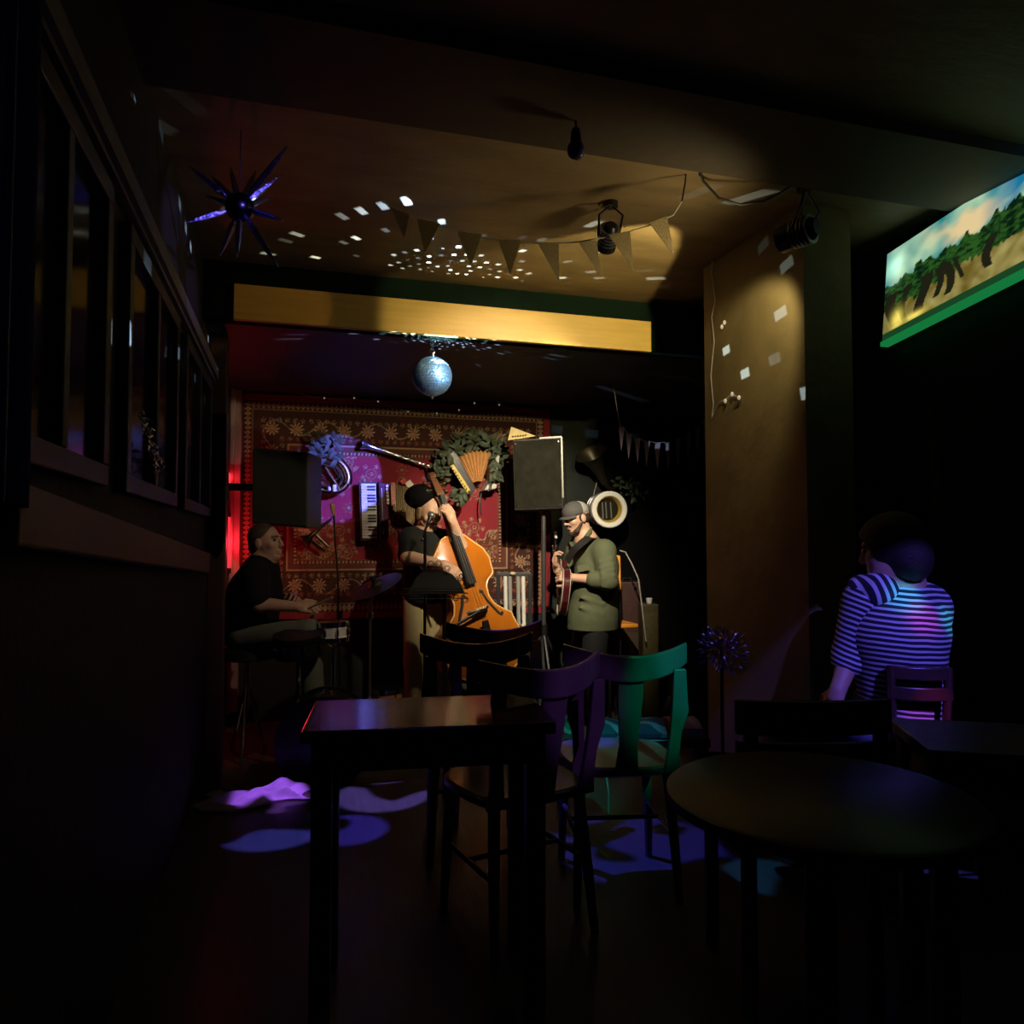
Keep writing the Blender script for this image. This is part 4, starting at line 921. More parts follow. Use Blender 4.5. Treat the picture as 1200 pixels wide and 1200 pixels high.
m = MB(); m.loft([[P_(-.50, -.04, .0), P_(-.50, .04, .0), P_(-.50, .04, .06), P_(-.50, -.04, .06)], [P_(-.60, -.024, .02), P_(-.60, .024, .02), P_(-.60, .024, .06), P_(-.60, -.024, .06)], [P_(-.88, -.021, .030), P_(-.88, .021, .030), P_(-.88, .021, .057), P_(-.88, -.021, .057)]]); m.build('neck', pm('neck_varnish', (.13, .05, .02), .35), bt, False)
m = MB(); m.loft([[P_(-.86, -.03, .0), P_(-.86, .03, .0), P_(-.86, .03, .06), P_(-.86, -.03, .06)], [P_(-1.0, -.022, -.03), P_(-1.0, .022, -.03), P_(-1.0, .022, .02), P_(-1.0, -.022, .02)]]); m.lathe(P_(-1.02, -.03, -.02), sdb, [(0, .015), (.01, .038), (.05, .038), (.06, .015)], 16); m.build('scroll', pm('neck_varnish', (.13, .05, .02)), bt)
m = MB()
for i in range(4): m.lathe(P_(-.89-.030*i, (-1)**i*.03, 0), sdb*(-1)**i, [(0, .006), (.03, .006), (.032, .016), (.05, .016)], 8)
m.build('tuning_pegs', BRASS, bt)
m = MB()
for i in range(4): f = (i-1.5); m.tube([P_(-.86, f*.009, .082), P_(.025, f*.024, .187), P_(.13, f*.012, .158)], .0011, 5)
m.build('strings', pm('dark_steel_string', (.12, .12, .12), .45, 1), bt)
MB().tube([P_(.53, 0, -.05), P_(.53+.10, 0, -.05)], .008, 8).build('end_pin', CHROME, bt)
m = MB(); m.bar(P_(.03, .045, .17), at(524, 739, 4.80), .018, .018); m.build('clip_microphone_arm', BLACKM, bt, False, .004)

# ---- drummer
d0 = at(300, 800, 4.75)
t = thing('person', (d0.x, d0.y, FL), 'person in a black T-shirt and grey trousers seated at the drums in profile', 'person')
pt = lambda x, y, dd=0: at(x, y, 4.75+dd)
hc = pt(312, 636); face = (RT*.93-FH*.22+ZU*.10).normalized(); B = basis(face, ZU)
hp, HP = head_prims(hc, B, 1.03)
nb = pt(308, 662)
hip = pt(290, 742)
B_ = hp+[cap(HP(0, -.035, -.05), nb, .056, .064, .02), cap(nb, pt(299, 690), .09, .13, .03), cap(pt(299, 690), hip, .135, .13, .03)]
shN, elN, wrN = pt(298, 672, -.16), pt(304, 708, -.24), pt(348, 711, -.22)
shF, elF, wrF = pt(306, 672, .16), pt(322, 702, .24), pt(336, 706, .14)
B_ += [cap(shN, elN, .054, .046), cap(elN, wrN, .046, .030), cap(shF, elF, .054, .046), cap(elF, wrF, .045, .030)]
B_ += hand_prims(wrN, (pt(366, 712, -.20)-wrN), FH*.75-ZU*.6, 1.1, 1, 1.05)
B_ += hand_prims(wrF, (pt(345, 699, .10)-wrF), -FH*.7+RT*.5, 1.0, -1, 1.05)
hipN, hipF = pt(288, 744, -.09), pt(292, 744, .09); knN, knF = pt(362, 740, -.20), pt(360, 740, .16); anN, anF = Vector((knN.x+.05, knN.y, FL+.09)), Vector((knF.x+.02, knF.y, FL+.09))
for h, k_, a_ in ((hipN, knN, anN), (hipF, knF, anF)): B_ += [cap(h, k_, .075, .05), cap(k_, a_, .05, .036), cap(a_-ZU*.04, a_+RT*.13-ZU*.055, .035, .03)]
blob('body', B_, pm('skin_ruddy', (.50, .29, .20), .5, 0, .08, 40), t, .0048); eyes(HP, B, t, 1.03)
J = [cap(pt(305, 672), pt(299, 695), .125, .165, .04), cap(pt(299, 695), pt(292, 735), .165, .175, .04), cap(shN, shF, .082, .082, .04), cap(shN, shN.lerp(elN, .82), .082, .074, .03), cap(shF, shF.lerp(elF, .8), .08, .072, .03), cap(HP(0, -.03, -.16), nb, .072, .09, .03)]
for i in range(4): J.append(cap(pt(285+8*i, 700, -.165), pt(290+8*i, 740, -.17), .006, .009, .03))
blob('t_shirt', J, pm('black_jersey', (.008, .008, .009), .9, 0, .25, 14, .5, 10, spec=.2), t, .006)
GREYT = pm('grey_trousers', (.13, .135, .11), .85, 0, .18, 14, .5, 9)
TR = [cap(hipN, knN, .098, .075, .03), cap(knN, anN-ZU*.02, .075, .066), cap(hipF, knF, .098, .075, .03), cap(knF, anF-ZU*.02, .075, .066), eli(pt(291, 742), (.14, .17, .10), basis(FH), .03)]
blob('trousers', TR, GREYT, t, .008)
for a_ in (anN, anF): shoe(t, a_, RT)
H_ = [eli(HP(0, -.022, .042), (.080, .098, .086), B, .01), eli(HP(0, -.055, -.02), (.070, .058, .07), B, .02), eli(HP(0, .105, -.015), (.12, .072, .078), B, 0, True), eli(HP(0, .045, -.062), (.12, .07, .06), B, 0, True)]
blob('hair', H_, HAIRB, t, .005)
MB().tube([HP(-.012, .094, .028), HP(-.034, .092, .033), HP(-.05, .076, .026)], [.003, .005, .003], 6).tube([HP(.012, .094, .028), HP(.034, .092, .033), HP(.05, .076, .026)], [.003, .005, .003], 6).build('eyebrows', HAIRB, t)
# drum throne
s0 = pt(290, 760); t = thing('drum_throne', (s0.x, s0.y, FL), 'round black stool under the person at the drums', 'stool')
zt = pt(290, 757).z
MB().lathe((s0.x, s0.y, zt-.08), ZU, [(0, .16), (.01, .18), (.06, .18), (.075, .16)], 28).build('seat', BLACK, t); MB().tube([(s0.x, s0.y, .2), (s0.x, s0.y, zt-.08)], .018, 10).build('post', CHROME, t)
for k_ in range(3): an = k_*2.094+.4; MB().tube([(s0.x, s0.y, .35), (s0.x+.12*math.cos(an), s0.y+.22*math.sin(an), FL+.01)], .011, 8).build('leg', CHROME, t)
# sticks and shaker
WOODL = pm('hickory', (.52, .36, .20), .5, 0, .15)
a, b = pt(352, 717, -.20), pt(390, 700, -.30)
tag(MB().lathe(a, b-a, [(0, .007), ((b-a).length*.7, .0075), ((b-a).length*.93, .005), ((b-a).length*.96, .008), ((b-a).length, .004)], 10).build('drumstick', WOODL, None), 'pale drumstick in the near hand of the seated drummer', 'drumstick')
t = thing('shaker', pt(345, 712, .09), 'purple-red shaker held in the far hand of the seated drummer', 'shaker')
MB().ell(pt(345, 702, .08), (.034, .034, .045), None, 18, 12).build('shell', pm('magenta_plastic', (.30, .02, .12), .25, 0, .2), t); MB().lathe(pt(345, 702, .08)+ZU*.03, ZU, [(0, .025), (.016, .016), (.018, .006)], 12).build('cap', pm('pink_plastic', (.5, .2, .3), .3), t)
# drum kit
pd = lambda x, y, dd=0: at(x, y, 4.55+dd)
def drum(name, lbl, c, axis, r, L, shell, lugs=8, rim=CHROME, group=None, cat='drum', head=None):
    c = Vector(c); ax = Vector(axis).normalized(); t = thing(name, c-Vector((0, 0, r if abs(ax.z) < .5 else 0)), lbl, cat, group); a_ = ax.orthogonal().normalized(); b_ = ax.cross(a_)
    MB().lathe(c, ax, [(0, r), (L, r)], 36).build('shell', shell, t)
    for q in (0, L-.012): MB().lathe(c+ax*q, ax, [(-.008, r*1.0), (-.008, r*1.06), (.020, r*1.06), (.020, r*1.0)], 36).build('hoop', rim, t)
    MB().lathe(c+ax*(L+.001), ax, [(0, r*.97), (.006, r*.97)], 36).build('drum_head', head or pm('drum_head', (.55, .54, .50), .5), t)
    for k_ in range(lugs):
        an = 2*math.pi*k_/lugs+.2; p = c+(a_*math.cos(an)+b_*math.sin(an))*(r+.008); MB().tube([p+ax*.0, p+ax*L], .0035, 6).lathe(p+ax*L*.3, ax, [(0, .006), (.01, .010), (L*.4-.01, .010), (L*.4, .006)], 8).build('lug', CHROME, t)
    return t
c = pd(391, 750); drum('snare_drum', 'white and chrome snare drum in front of the seated drummer', c, ZU-RT*.03, .090, .105, pm('white_pearl', (.75, .73, .68), .25, 0, .1), 8)
t = thing('snare_stand', (c.x, c.y, FL), 'chrome stand carrying the white snare drum', 'stand')
MB().tube([(c.x, c.y, FL+.10), (c.x, c.y, c.z-.03)], .012, 8).build('post', CHROME, t)
for k_ in range(3):
    an = k_*2.094; MB().tube([(c.x, c.y, .25), (c.x+.22*math.cos(an), c.y+.22*math.sin(an), FL+.008)], .008, 6).build('leg', CHROME, t); MB().tube([(c.x, c.y, c.z-.05), (c.x+.09*math.cos(an), c.y+.09*math.sin(an), c.z-.012)], .006, 6).build('arm', CHROME, t)
c = pd(350, 766, -.15); drum('tom_drum', 'black tom drum with chrome lugs between the drummer and the snare', c, ZU-FH*.15, .135, .11, pm('black_drum_wrap', (.012, .012, .014), .25), 8, BLACKM, head=pm('black_drum_head', (.012, .012, .012), .6))
t = thing('tom_stand', (c.x, c.y, FL), 'chrome stand under the black tom drum', 'stand')
MB().tube([(c.x, c.y, FL+.05), (c.x, c.y, c.z-.01)], .014, 8).build('post', CHROME, t)
for k_ in range(3): an = k_*2.094+.6; MB().tube([(c.x, c.y, .30), (c.x+.15*math.cos(an), c.y+.15*math.sin(an), FL+.008)], .009, 6).build('leg', CHROME, t)
c = at(385, 800, 4.32); drum('bass_drum', 'black bass drum on its side facing the tables', Vector((c.x, c.y, FL+.262)), -FH+RT*.15, .24, .30, pm('black_drum_wrap', (.012, .012, .014)), 10, BLACKM, head=pm('black_drum_head', (.012, .012, .012), .6))
c = at(453, 800, 4.72); c.z = FL+.16; ft = drum('floor_tom', 'orange-brown wooden floor drum with chrome rods left of the bassist', c, ZU, .095, .26, pm('amber_drum_shell', (.55, .24, .05), .25, 0, .25, 5), 6)
for k_ in range(3): an = k_*2.094+.9; p = c+Vector((math.cos(an), math.sin(an), 0))*.112; MB().tube([p+ZU*.16, Vector((p.x, p.y, FL+.005))], .006, 6).build('leg', CHROME, ft)
# cymbal
c = at(440, 684, 4.55); nz = (ZU*.95-RT*.38-FH*.32).normalized()
t = thing('cymbal', c, 'dark tilted cymbal left of the bassist', 'cymbal'); MB().lathe(c-nz*.02, nz, [(0, .165), (.004, .167), (.012, .10), (.018, .05), (.034, .035), (.042, .010)], 40).build('plate', pm('dark_cymbal_bronze', (.14, .12, .08), .5, 1, .2, 40), t)
MB().lathe(c+nz*.02, nz, [(0, .018), (.012, .018), (.014, .010), (.03, .010)], 12).build('wing_nut', BLACK, t)
b = at(433, 800, 4.60); t = thing('cymbal_stand', (b.x, b.y, FL), 'thin chrome stand under the tilted cymbal', 'stand')
DST = pm('dim_steel', (.25, .25, .25), .35, .8)
MB().tube([(b.x, b.y, FL+.06), (b.x, b.y, c.z-.12), c-nz*.02], .009, 8).build('post', DST, t); MB().lathe((b.x, b.y, c.z-.22), ZU, [(0, .02), (.04, .02)], 10).build('wing_clamp', CHROME, t)
for k_ in range(3): an = k_*2.094+.3; MB().tube([(b.x, b.y, .30), (b.x+.22*math.cos(an), b.y+.22*math.sin(an), FL+.008)], .008, 6).build('leg', DST, t)

# ---- music stand, microphones
mp_ = lambda x, y, dd=0: at(x, y, 4.55+dd)
b = mp_(521, 800); t = thing('music_stand', (b.x, b.y, FL), 'black music stand with wire scrolls in front of the bassist', 'music stand')
desk = [(478, 695), (488, 676), (497, 668), (516, 667), (530, 673), (540, 684), (545, 696)]
MB().prism([mp_(x, y, .04-.10*(y-667)/28) for x, y in desk], FH*.008).build('desk', pm('matt_black_steel', (.010, .010, .010), .5, .2), t, False, .002)
m = MB()
m.tube([mp_(470, 696, -.08), mp_(548, 695, -.08)], .004, 6); m.tube([mp_(470, 690, -.07), mp_(548, 690, -.07)], .003, 6)
def scroll(cx, cy, r, s_, st=0, tr=1.4):
    return [mp_(cx+s_*r*(1-.55*u_)*math.cos(st+u_*tr*6.28), cy-r*(1-.55*u_)*math.sin(st+u_*tr*6.28), 0) for u_ in np.linspace(0, 1, 26)]
for cx, cy, r, s_, st in ((505, 661, 4.5, 1, 4.7), (514, 661, 4.5, -1, 4.7), (524, 666, 4, 1, 4), (496, 664, 4, -1, 4.4), (541, 676, 5, 1, 3), (546, 686, 5, -1, 2), (485, 690, 4, 1, 1.5), (494, 700, 4, 1, 1.5), (506, 700, 4, -1, 1.5), (534, 700, 5, 1, 1.5), (545, 703, 4, -1, 1.5)):
    m.tube(scroll(cx, cy, r, s_, st), .0028, 5)
m.tube([mp_(478, 702, -.08), mp_(548, 701, -.08)], .003, 5)
m.build('wire_scrolls', pm('iron_wire', (.05, .048, .045), .4, .6), t)
MB().tube([(b.x, b.y, FL+.1), mp_(521, 690, .03)], .014, 10).build('pole', BLACKM, t); MB().lathe((b.x, b.y, .55), ZU, [(0, .022), (.06, .022)], 12).build('clamp', BLACKM, t)
for k_ in range(3): an = k_*2.094+.2; MB().tube([(b.x, b.y, .18), (b.x+.28*math.cos(an), b.y+.28*math.sin(an), FL+.01)], .010, 8).build('leg', BLACKM, t)
b = at(498, 800, 4.70); mq = lambda x, y, dd=0: at(x, y, 4.70+dd)
t = thing('microphone_stand', (b.x, b.y, FL), 'black microphone stand standing before the bassist', 'microphone stand')
MB().tube([(b.x, b.y, FL+.03), mq(498, 622)], .010, 10).build('pole', BLACKM, t); MB().lathe((b.x, b.y, FL), ZU, [(0, .14), (.012, .14), (.022, .12), (.03, .02)], 28).build('base', BLACKM, t)
MB().tube([mq(496, 634), mq(498, 622), mq(502, 612, .03)], .008, 8).build('boom', BLACKM, t); MB().ell(mq(495, 632), (.014, .012, .012)).build('knob', DST, t)
t = thing('microphone', mq(503, 612, .03), 'silver-headed vocal microphone in front of the bassist\'s mouth', 'microphone')
a, b_ = mq(500, 618, .02), mq(504.5, 606, .06); MB().lathe(a, b_-a, [(0, .008), (.03, .011), ((b_-a).length, .016)], 14).build('handle', BLACKM, t); MB().ell(b_+(b_-a).normalized()*.014, .025, None, 16, 12).build('grille', pm('mic_mesh', (.34, .34, .33), .35, .8, .4, 200), t)
b = at(399, 800, 5.35); t = thing('microphone_stand', (b.x, b.y, FL), 'thin dark microphone stand behind the snare drum before the rug', 'microphone stand')
MB().tube([(b.x, b.y, FL+.05), at(396, 672, 5.35), at(393, 640, 5.33), at(391, 600, 5.28)], .007, 8).build('pole', BLACKM, t); MB().lathe(at(398, 735, 5.35), ZU, [(0, .022), (.12, .022)], 10).build('clutch', BLACKM, t)
for k_ in range(3): an = k_*2.094+.7; MB().tube([(b.x, b.y, .12), (b.x+.25*math.cos(an), b.y+.25*math.sin(an), FL+.008)], .008, 6).build('leg', BLACKM, t)
a, b_ = at(391, 604, 5.28), at(389, 590, 5.26)
tag(MB().lathe(a, b_-a, [(0, .009), (.02, .012), (.07, .018), (.09, .014)], 12).build('microphone', pm('amber_mic_body', (.55, .30, .10), .4), None), 'small amber microphone on the thin stand under the euphonium', 'microphone')
# ================================================================ ceiling things
GOLD = pm('gold_glitter_card', (.55, .42, .20), .38, .35, .6, 260, .6, 300)
seg = [(447, 236), (488, 256), (509, 263), (560, 277), (598, 284), (640, 286), (676, 284), (716, 277), (756, 266), (789, 252), (799, 236)]
dz = [3.06, 3.06, 3.06, 3.05, 3.04, 3.02, 3.0, 2.98, 2.95, 2.92, 2.9]
t = thing('bunting', at(640, 320, 3.15), 'string of gold glitter pennants under the ceiling in front of the wooden beam', 'bunting')
MB().tube([at(x, y, d) for (x, y), d in zip(seg, dz)], .0028, 6).build('string', pm('white_string', (.6, .58, .5), .7), t)
for x0, y0, x1, y1, ax_, ay_, d in ((458, 243, 480, 251, 474, 280, 3.06), (488, 255, 516, 262, 498, 297, 3.06), (536, 272, 565, 274, 552, 312, 3.05), (584, 281, 611, 281, 598, 322, 3.04), (630, 284, 655, 284, 655, 330, 3.02), (678, 284, 699, 282, 705, 325, 2.99), (713, 275, 738, 271, 743, 317, 2.97), (761, 261, 782, 253, 790, 300, 2.93)):
    a, b, c = at(x0, y0, d), at(x1, y1, d-.01), at(ax_, ay_, d+.02*random.uniform(-1, 1)); MB().prism([a, b, c], FH*.003).build('pennant', GOLD, t, False)
# foil starburst
SD_ = 2.58; c = at(281, 243, SD_); t = thing('foil_starburst', c-ZU*.3, 'dark blue foil starburst ornament hanging from the ceiling at upper left', 'ornament')
FOIL = pm('blue_foil', (.30, .30, .62), .20, 1, .5, 60, .5, 80)
MB().ell(c, (.05, .05, .05), None, 16, 12).build('core', pm('dark_foil', (.05, .05, .10), .25, 1), t)
for x, y, dd in ((221, 194, -.05), (337, 171, -.1), (325, 208, .1), (331, 258, -.1), (326, 313, -.15), (278, 301, -.15), (219, 261, -.1), (248, 206, .15), (270, 196, .2), (258, 300, .25), (300, 200, .3), (318, 232, .25), (240, 230, .25)):
    e = at(x, y, SD_+dd*.7); d = (e-c).normalized(); s0 = c+d*.045; L = (e-s0).length
    MB().lathe(s0, d, [(0, .006), (L*.25, .0125), (L*.7, .009), (L, .0015)], 5).build('spike', FOIL, t, False)
tag(MB().tube([c+ZU*.08, Vector((c.x, c.y, 2.68))], .002, 5).build('hanging_thread', CABLE, None), 'thin thread holding the foil starburst to the ceiling', 'thread')
# spotlights
def spotlight(lbl, c, d, mount, r=.05, L=.14):
    c, d, mount = Vector(c), Vector(d).normalized(), Vector(mount); t = thing('spotlight', c-ZU*.06, lbl, 'spotlight')
    MB().lathe(c-d*L, d, [(0, r*.55), (.02, r*.8), (L*.75, r), (L, r), (L, r*.88), (L*.8, r*.85)], 24).build('housing', BLACKM, t)
    m = MB()
    for i in range(5): m.lathe(c-d*(L*.85-.016*i), d, [(0, r*1.02), (.006, r*1.02)], 24)
    m.build('cooling_fins', pm('fin_metal', (.30, .30, .30), .3, .8), t)
    sd = d.cross(ZU).normalized(); MB().tube([c-d*L*.5+sd*r*1.05, c-d*L*.5+sd*r*1.2+(mount-c)*.5, mount, c-d*L*.5-sd*r*1.2+(mount-c)*.5, c-d*L*.5-sd*r*1.05], .005, 6).build('yoke', BLACKM, t)
    MB().lathe(mount, (0, 0, 1) if abs(mount.z-2.66) < .03 else (1, 0, 0), [(-.01, .03), (.012, .03)], 14).build('base', BLACKM, t)
    return t
dA = onY(600, 392, 3.98)-SPOT_A
spotlight('black spotlight with ribbed silver back high on the right pier', SPOT_A-dA.normalized()*.03, dA, (1.95, 2.48, 2.665), .055, .15)
dB = onY(622, 655, 5.5)-SPOT_B
spotlight('small black spotlight on the ceiling right of the mirror ball', SPOT_B+Vector((.01, .12, -.06)), dB, (1.27, 2.84, 2.668), .042, .12)
c = at(675, 176, 2.45); t = thing('party_bulb', c-ZU*.05, 'round violet party bulb hanging from the ceiling beam', 'bulb')
MB().ell(c, (.030, .030, .032), None, 18, 12).build('dome', pm('violet_glass', (.10, .07, .22), .2), t); MB().lathe(c+ZU*.02, ZU, [(0, .020), (.03, .018), (.05, .014)], 14).build('socket', BLACKM, t); MB().tube([c+ZU*.06, Vector((c.x, c.y, 2.68))], .004, 6).build('wire', CABLE, t)
tag(MB().tube([at(870, 150, 2.6), at(842, 172, 2.75), at(818, 191, 2.85), at(824, 212, 2.9), at(842, 232, 2.92), at(868, 240, 2.92), at(895, 236, 2.92), at(915, 226, 2.94), at(930, 216, 2.96)], .005, 6).build('cable', CABLE, None), 'black cable drooping along the ceiling to the right spotlight', 'cable')
tag(MB().tube([at(799, 236, 2.9), at(803, 214, 2.90), at(805, 186, 2.90)], .003, 6).build('cord', CABLE, None), 'thin cord tying the gold bunting to the ceiling', 'cord')
t = thing('wire_lights', at(838, 440, 3.5), 'loose strand of wire and tiny lights running down the pier corner', 'string lights')
X_ = 2.04
pts = [onX(x, y, X_) for x, y in ((833, 262), (836, 290), (834, 320), (838, 352), (834, 372), (837, 400), (833, 440), (836, 475), (834, 490))]
MB().tube(pts, .003, 5).build('wire', pm('pale_wire', (.62, .60, .55), .4), t)
pts = [onX(x, y, X_) for x, y in ((834, 490), (842, 472), (850, 468), (858, 462), (866, 466), (859, 476), (866, 470))]
MB().tube(pts, .003, 5).build('wire', pm('pale_wire', (.62, .60, .55)), t)
for x, y in ((858, 462), (850, 470), (866, 466), (846, 383), (849, 378)): MB().ell(onX(x, y, 2.035), (.008, .008, .012), None, 8, 6).build('bulb', BULB, t)

# ================================================================ backlit picture on the right
XP = 2.66
A0, A1 = onX(1041, 402, XP), onX(1047, 299, XP); B0 = onX(1200, 321, XP); B1 = onX(1200, 210, XP)
ext = 1.9
PU = (B0-A0)*ext; PV = (A1-A0)
def picture(u, v):
    rng = np.random.RandomState(11); U = u*ext
    def nz(fx, fy, s):
        o = np.zeros_like(u)
        for k in range(5):
            a, b, c, d = rng.rand(4)*6.28; o += np.sin(U*fx*(1+.7*k)+a+1.5*np.sin(v*fy*(1+.5*k)+b))*np.cos(v*fy*(1+.6*k)+c+1.3*np.sin(U*fx*.7*(k+1)+d))/(1+.5*k)
        return o*s
    C = np.empty(u.shape+(3,)); vv = v[..., None]
    sky = np.array([.015, .22, .22]); sky2 = np.array([.50, .74, .48]); blue = np.array([.01, .16, .30])
    f = np.clip(.5+nz(7, 5, .45), 0, 1)[..., None]; C[:] = sky*(1-f)+sky2*f*.8
    cl = np.clip(1.6-np.abs(v-(.80-.06*nz(6, 2, 1)))*9+nz(9, 8, .5), 0, 1)*np.clip((U-.25)*3, 0, 1)*np.clip((.95-U)*5, 0, 1); C = C*(1-cl[..., None])+np.array([.72, .55, .28])*cl[..., None]
    bl = np.clip((U-.72)*4, 0, 1)*np.clip((v-.6)*5+nz(9, 9, .4), 0, 1); C = C*(1-bl[..., None])+blue*bl[..., None]
    top = .58+.14*np.clip(U, 0, 1)+nz(22, 6, .045); bot = .33+.12*np.clip(U-.3, 0, 1)+nz(26, 6, .05)
    gr = v < bot+.02; gl = np.clip(.55+nz(14, 9, .3), 0, 1)[..., None]
    land = np.array([.13, .09, .014])*gl+np.array([.36, .31, .10])*(1-gl)*np.clip(.5+U, 0, 1)[..., None]; C[gr] = land[gr]
    tr = (v < top) & (v > bot); lf = np.clip(.5+nz(40, 40, .5)+nz(23, 30, .4), 0, 1)[..., None]
    C[tr] = (np.array([.002, .012, .005])*(1-lf)+np.array([.022, .085, .012])*lf)[tr]
    for x, wd, b in ((.08, .05, .12), (.19, .028, .10), (.33, .05, .14), (.44, .03, .20), (.52, .035, .16), (.60, .018, .25), (.82, .035, .22), (1.1, .05, .15), (1.4, .05, .2), (1.7, .06, .2)):
        m = (np.abs(U-x-.03*np.sin(v*11+x*9)) < wd*(.7+.5*v)) & (v < .5) & (v > b); C[m] = (.012, .012, .006)
    gp = np.exp(-((U-.12)/.05)**2-((v-.18)/.10)**2)+.8*np.exp(-((U-.27)/.09)**2-((v-.12)/.04)**2); C += gp[..., None]*np.array([.9, .72, .12])
    wl = np.exp(-((U-.08)/.07)**2-((v-.80)/.12)**2); C += wl[..., None]*np.array([.45, .75, .55])
    dk = v < .09; C[dk] = np.array([.008, .05, .015])
    return np.clip(C, 0, 1)
t = thing('backlit_picture', (A0+PU*.5).lerp(A1+PU*.5, 0), 'backlit landscape picture with green trees glowing on the right wall', 'picture')
PN = Vector((-1, 0, 0))
attr_panel('picture_panel', picture, 260, 110, A0+PN*.035, PU, PV, .01, attr_mat('backlit_print', .4, 1.05), t)
MB().prism([A0, A1, A1+PU, A0+PU], PN*.024).build('light_box', BLACKM, t, False)
GG = pm('green_led_strip', (.02, .3, .06), .4, emit=(.02, .5, .12, .34))
dv = PV.normalized()
MB().prism([p-dv*.0 for p in (A0, A0-dv*.020, A0+PU-dv*.020, A0+PU)], PN*.045).build('led_strip', GG, t, False)
lamp('picture_glow', 'AREA', A0+PU*.45+PV*.5+PN*.06, A0+PU*.45+PV*.5+PN*2, .12, (.25, .8, .45), .5)

# ================================================================ striped listener on a tall chair
s0 = at(1052, 900, 2.72)
t = thing('person', (s0.x, s0.y, 0), 'person in a blue-lit striped shirt seated with back turned, at the right', 'person')
pt = lambda x, y, dd=0: at(x, y, 2.72+dd*.95)
zs = pt(1055, 868).z
hc = pt(1042, 644, -.02); face = (-RT*.75+FH*.60-ZU*.2).normalized(); B = basis(face, ZU); hp, HP = head_prims(hc, B, .95)
nb = pt(1050, 684, .03); pel = pt(1060, 850, .0)
B_ = hp+[cap(HP(0, -.035, -.05), nb, .055, .07, .02), cap(nb, pt(1050, 740), .10, .13, .03), cap(pt(1050, 740), pel, .125, .115, .03)]
shL, elL, wrL = pt(1008, 706, .02), pt(997, 768, .04), pt(982, 808, -.02)
shR, elR, wrR = pt(1084, 712, .05), pt(1088, 772, .12), pt(1050, 800, .26)
B_ += [cap(shL, elL, .05, .042), cap(elL, wrL, .042, .028), cap(shR, elR, .05, .042), cap(elR, wrR, .042, .028)]
B_ += hand_prims(wrL, (-RT*.35-ZU*.9+FH*.1), FH*.3+RT*.8, .5, -1)+hand_prims(wrR, (-RT*.8-ZU*.1+FH*.4), -ZU, .5, 1)
hpL, hpR = pt(1045, 862, .03), pt(1066, 862, .08); knL, knR = hpL-RT*.38+FH*.02, hpR-RT*.34+FH*.12
anL, anR = Vector((knL.x, knL.y, zs-.36)), Vector((knR.x, knR.y, zs-.36))
for h, k_, a_ in ((hpL, knL, anL), (hpR, knR, anR)): B_ += [cap(h, k_, .078, .055), cap(k_, a_, .052, .036), cap(a_-ZU*.03, a_-RT*.06+FH*.10-ZU*.05, .034, .03)]
blob('body', B_, SKIN, t, .006); eyes(HP, B, t, .95)
def stripes(name, axis, period, col=((.62, .60, .66), (.015, .015, .035))):
    m = bpy.data.materials.new(name); m.use_nodes = True; nt = NT(m.node_tree); b = m.node_tree.nodes['Principled BSDF']
    tc = nt.n('ShaderNodeTexCoord'); dp = nt.n('ShaderNodeVectorMath', operation='DOT_PRODUCT'); dp.inputs[1].default_value = axis; nt.l(tc.outputs['Object'], dp.inputs[0])
    no = nt.n('ShaderNodeTexNoise'); no.inputs['Scale'].default_value = 5; nt.l(tc.outputs['Object'], no.inputs['Vector'])
    f = nt.m('FRACT', nt.m('DIVIDE', nt.m('ADD', dp.outputs['Value'], nt.m('MULTIPLY', no.outputs[0], .022)), period))
    g = nt.m('LESS_THAN', f, .42); mx = nt.n('ShaderNodeMix', data_type='RGBA'); mx.inputs[6].default_value = col[1]+(1,); mx.inputs[7].default_value = col[0]+(1,)
    nt.l(g, mx.inputs[0]); nt.l(mx.outputs[2], b.inputs['Base Color']); b.inputs['Roughness'].default_value = .85; return m
UPX = (ZU*.985+RT*.06-FH*0).normalized()
J = [cap(pt(1046, 704, .03), pt(1050, 745), .115, .150, .05), eli(pt(1056, 735), (.165, .135, .155), basis(FH), .05), cap(pt(1050, 745), pt(1055, 790, .01), .150, .142, .05), cap(pt(1055, 790, .01), pt(1059, 848, .0), .142, .138, .05), cut(pt(1060, 866), -ZU), cap(shL.lerp(nb, .45), shR, .07, .085, .05), cap(shR, elR, .085, .065, .03), cap(elR, elR.lerp(wrR, .4), .062, .05)]
blob('shirt', J, stripes('striped_jersey', UPX, .0195), t, .007)
axs = (elL-shL).normalized()
S2 = [cap(shL+RT*.02, elL, .085, .066, .02), cap(elL, elL.lerp(wrL, .15), .066, .06, .02)]
blob('sleeve', S2, stripes('striped_sleeve', (-axs*.97+RT*.25).normalized(), .0195), t, .006)
blob('shoulder_yoke', [cap(shL+ZU*.045+RT*.01, pt(1030, 694, -.02), .058, .075, .03)], stripes('striped_yoke', (RT*.9+ZU*.25).normalized(), .030), t, .006)
TR = [cap(hpL, knL, .098, .075, .03), cap(knL, anL, .075, .062), cap(hpR, knR, .098, .075, .03), cap(knR, anR, .075, .062), eli(pt(1058, 860, .03), (.15, .13, .10), basis(FH), .03)]
blob('trousers', TR, pm('faded_denim', (.14, .13, .20), .8, 0, .2, 20, .3), t, .008)
for a_ in (anL, anR):
    td = (-RT*.4+FH).normalized(); g_ = a_-ZU*.05
    blob('shoe', [cap(g_-td*.05, g_+td*.13, .045, .038, .02), cap(g_, a_+ZU*.02, .045, .045, .02)], BLACK, t, .008)
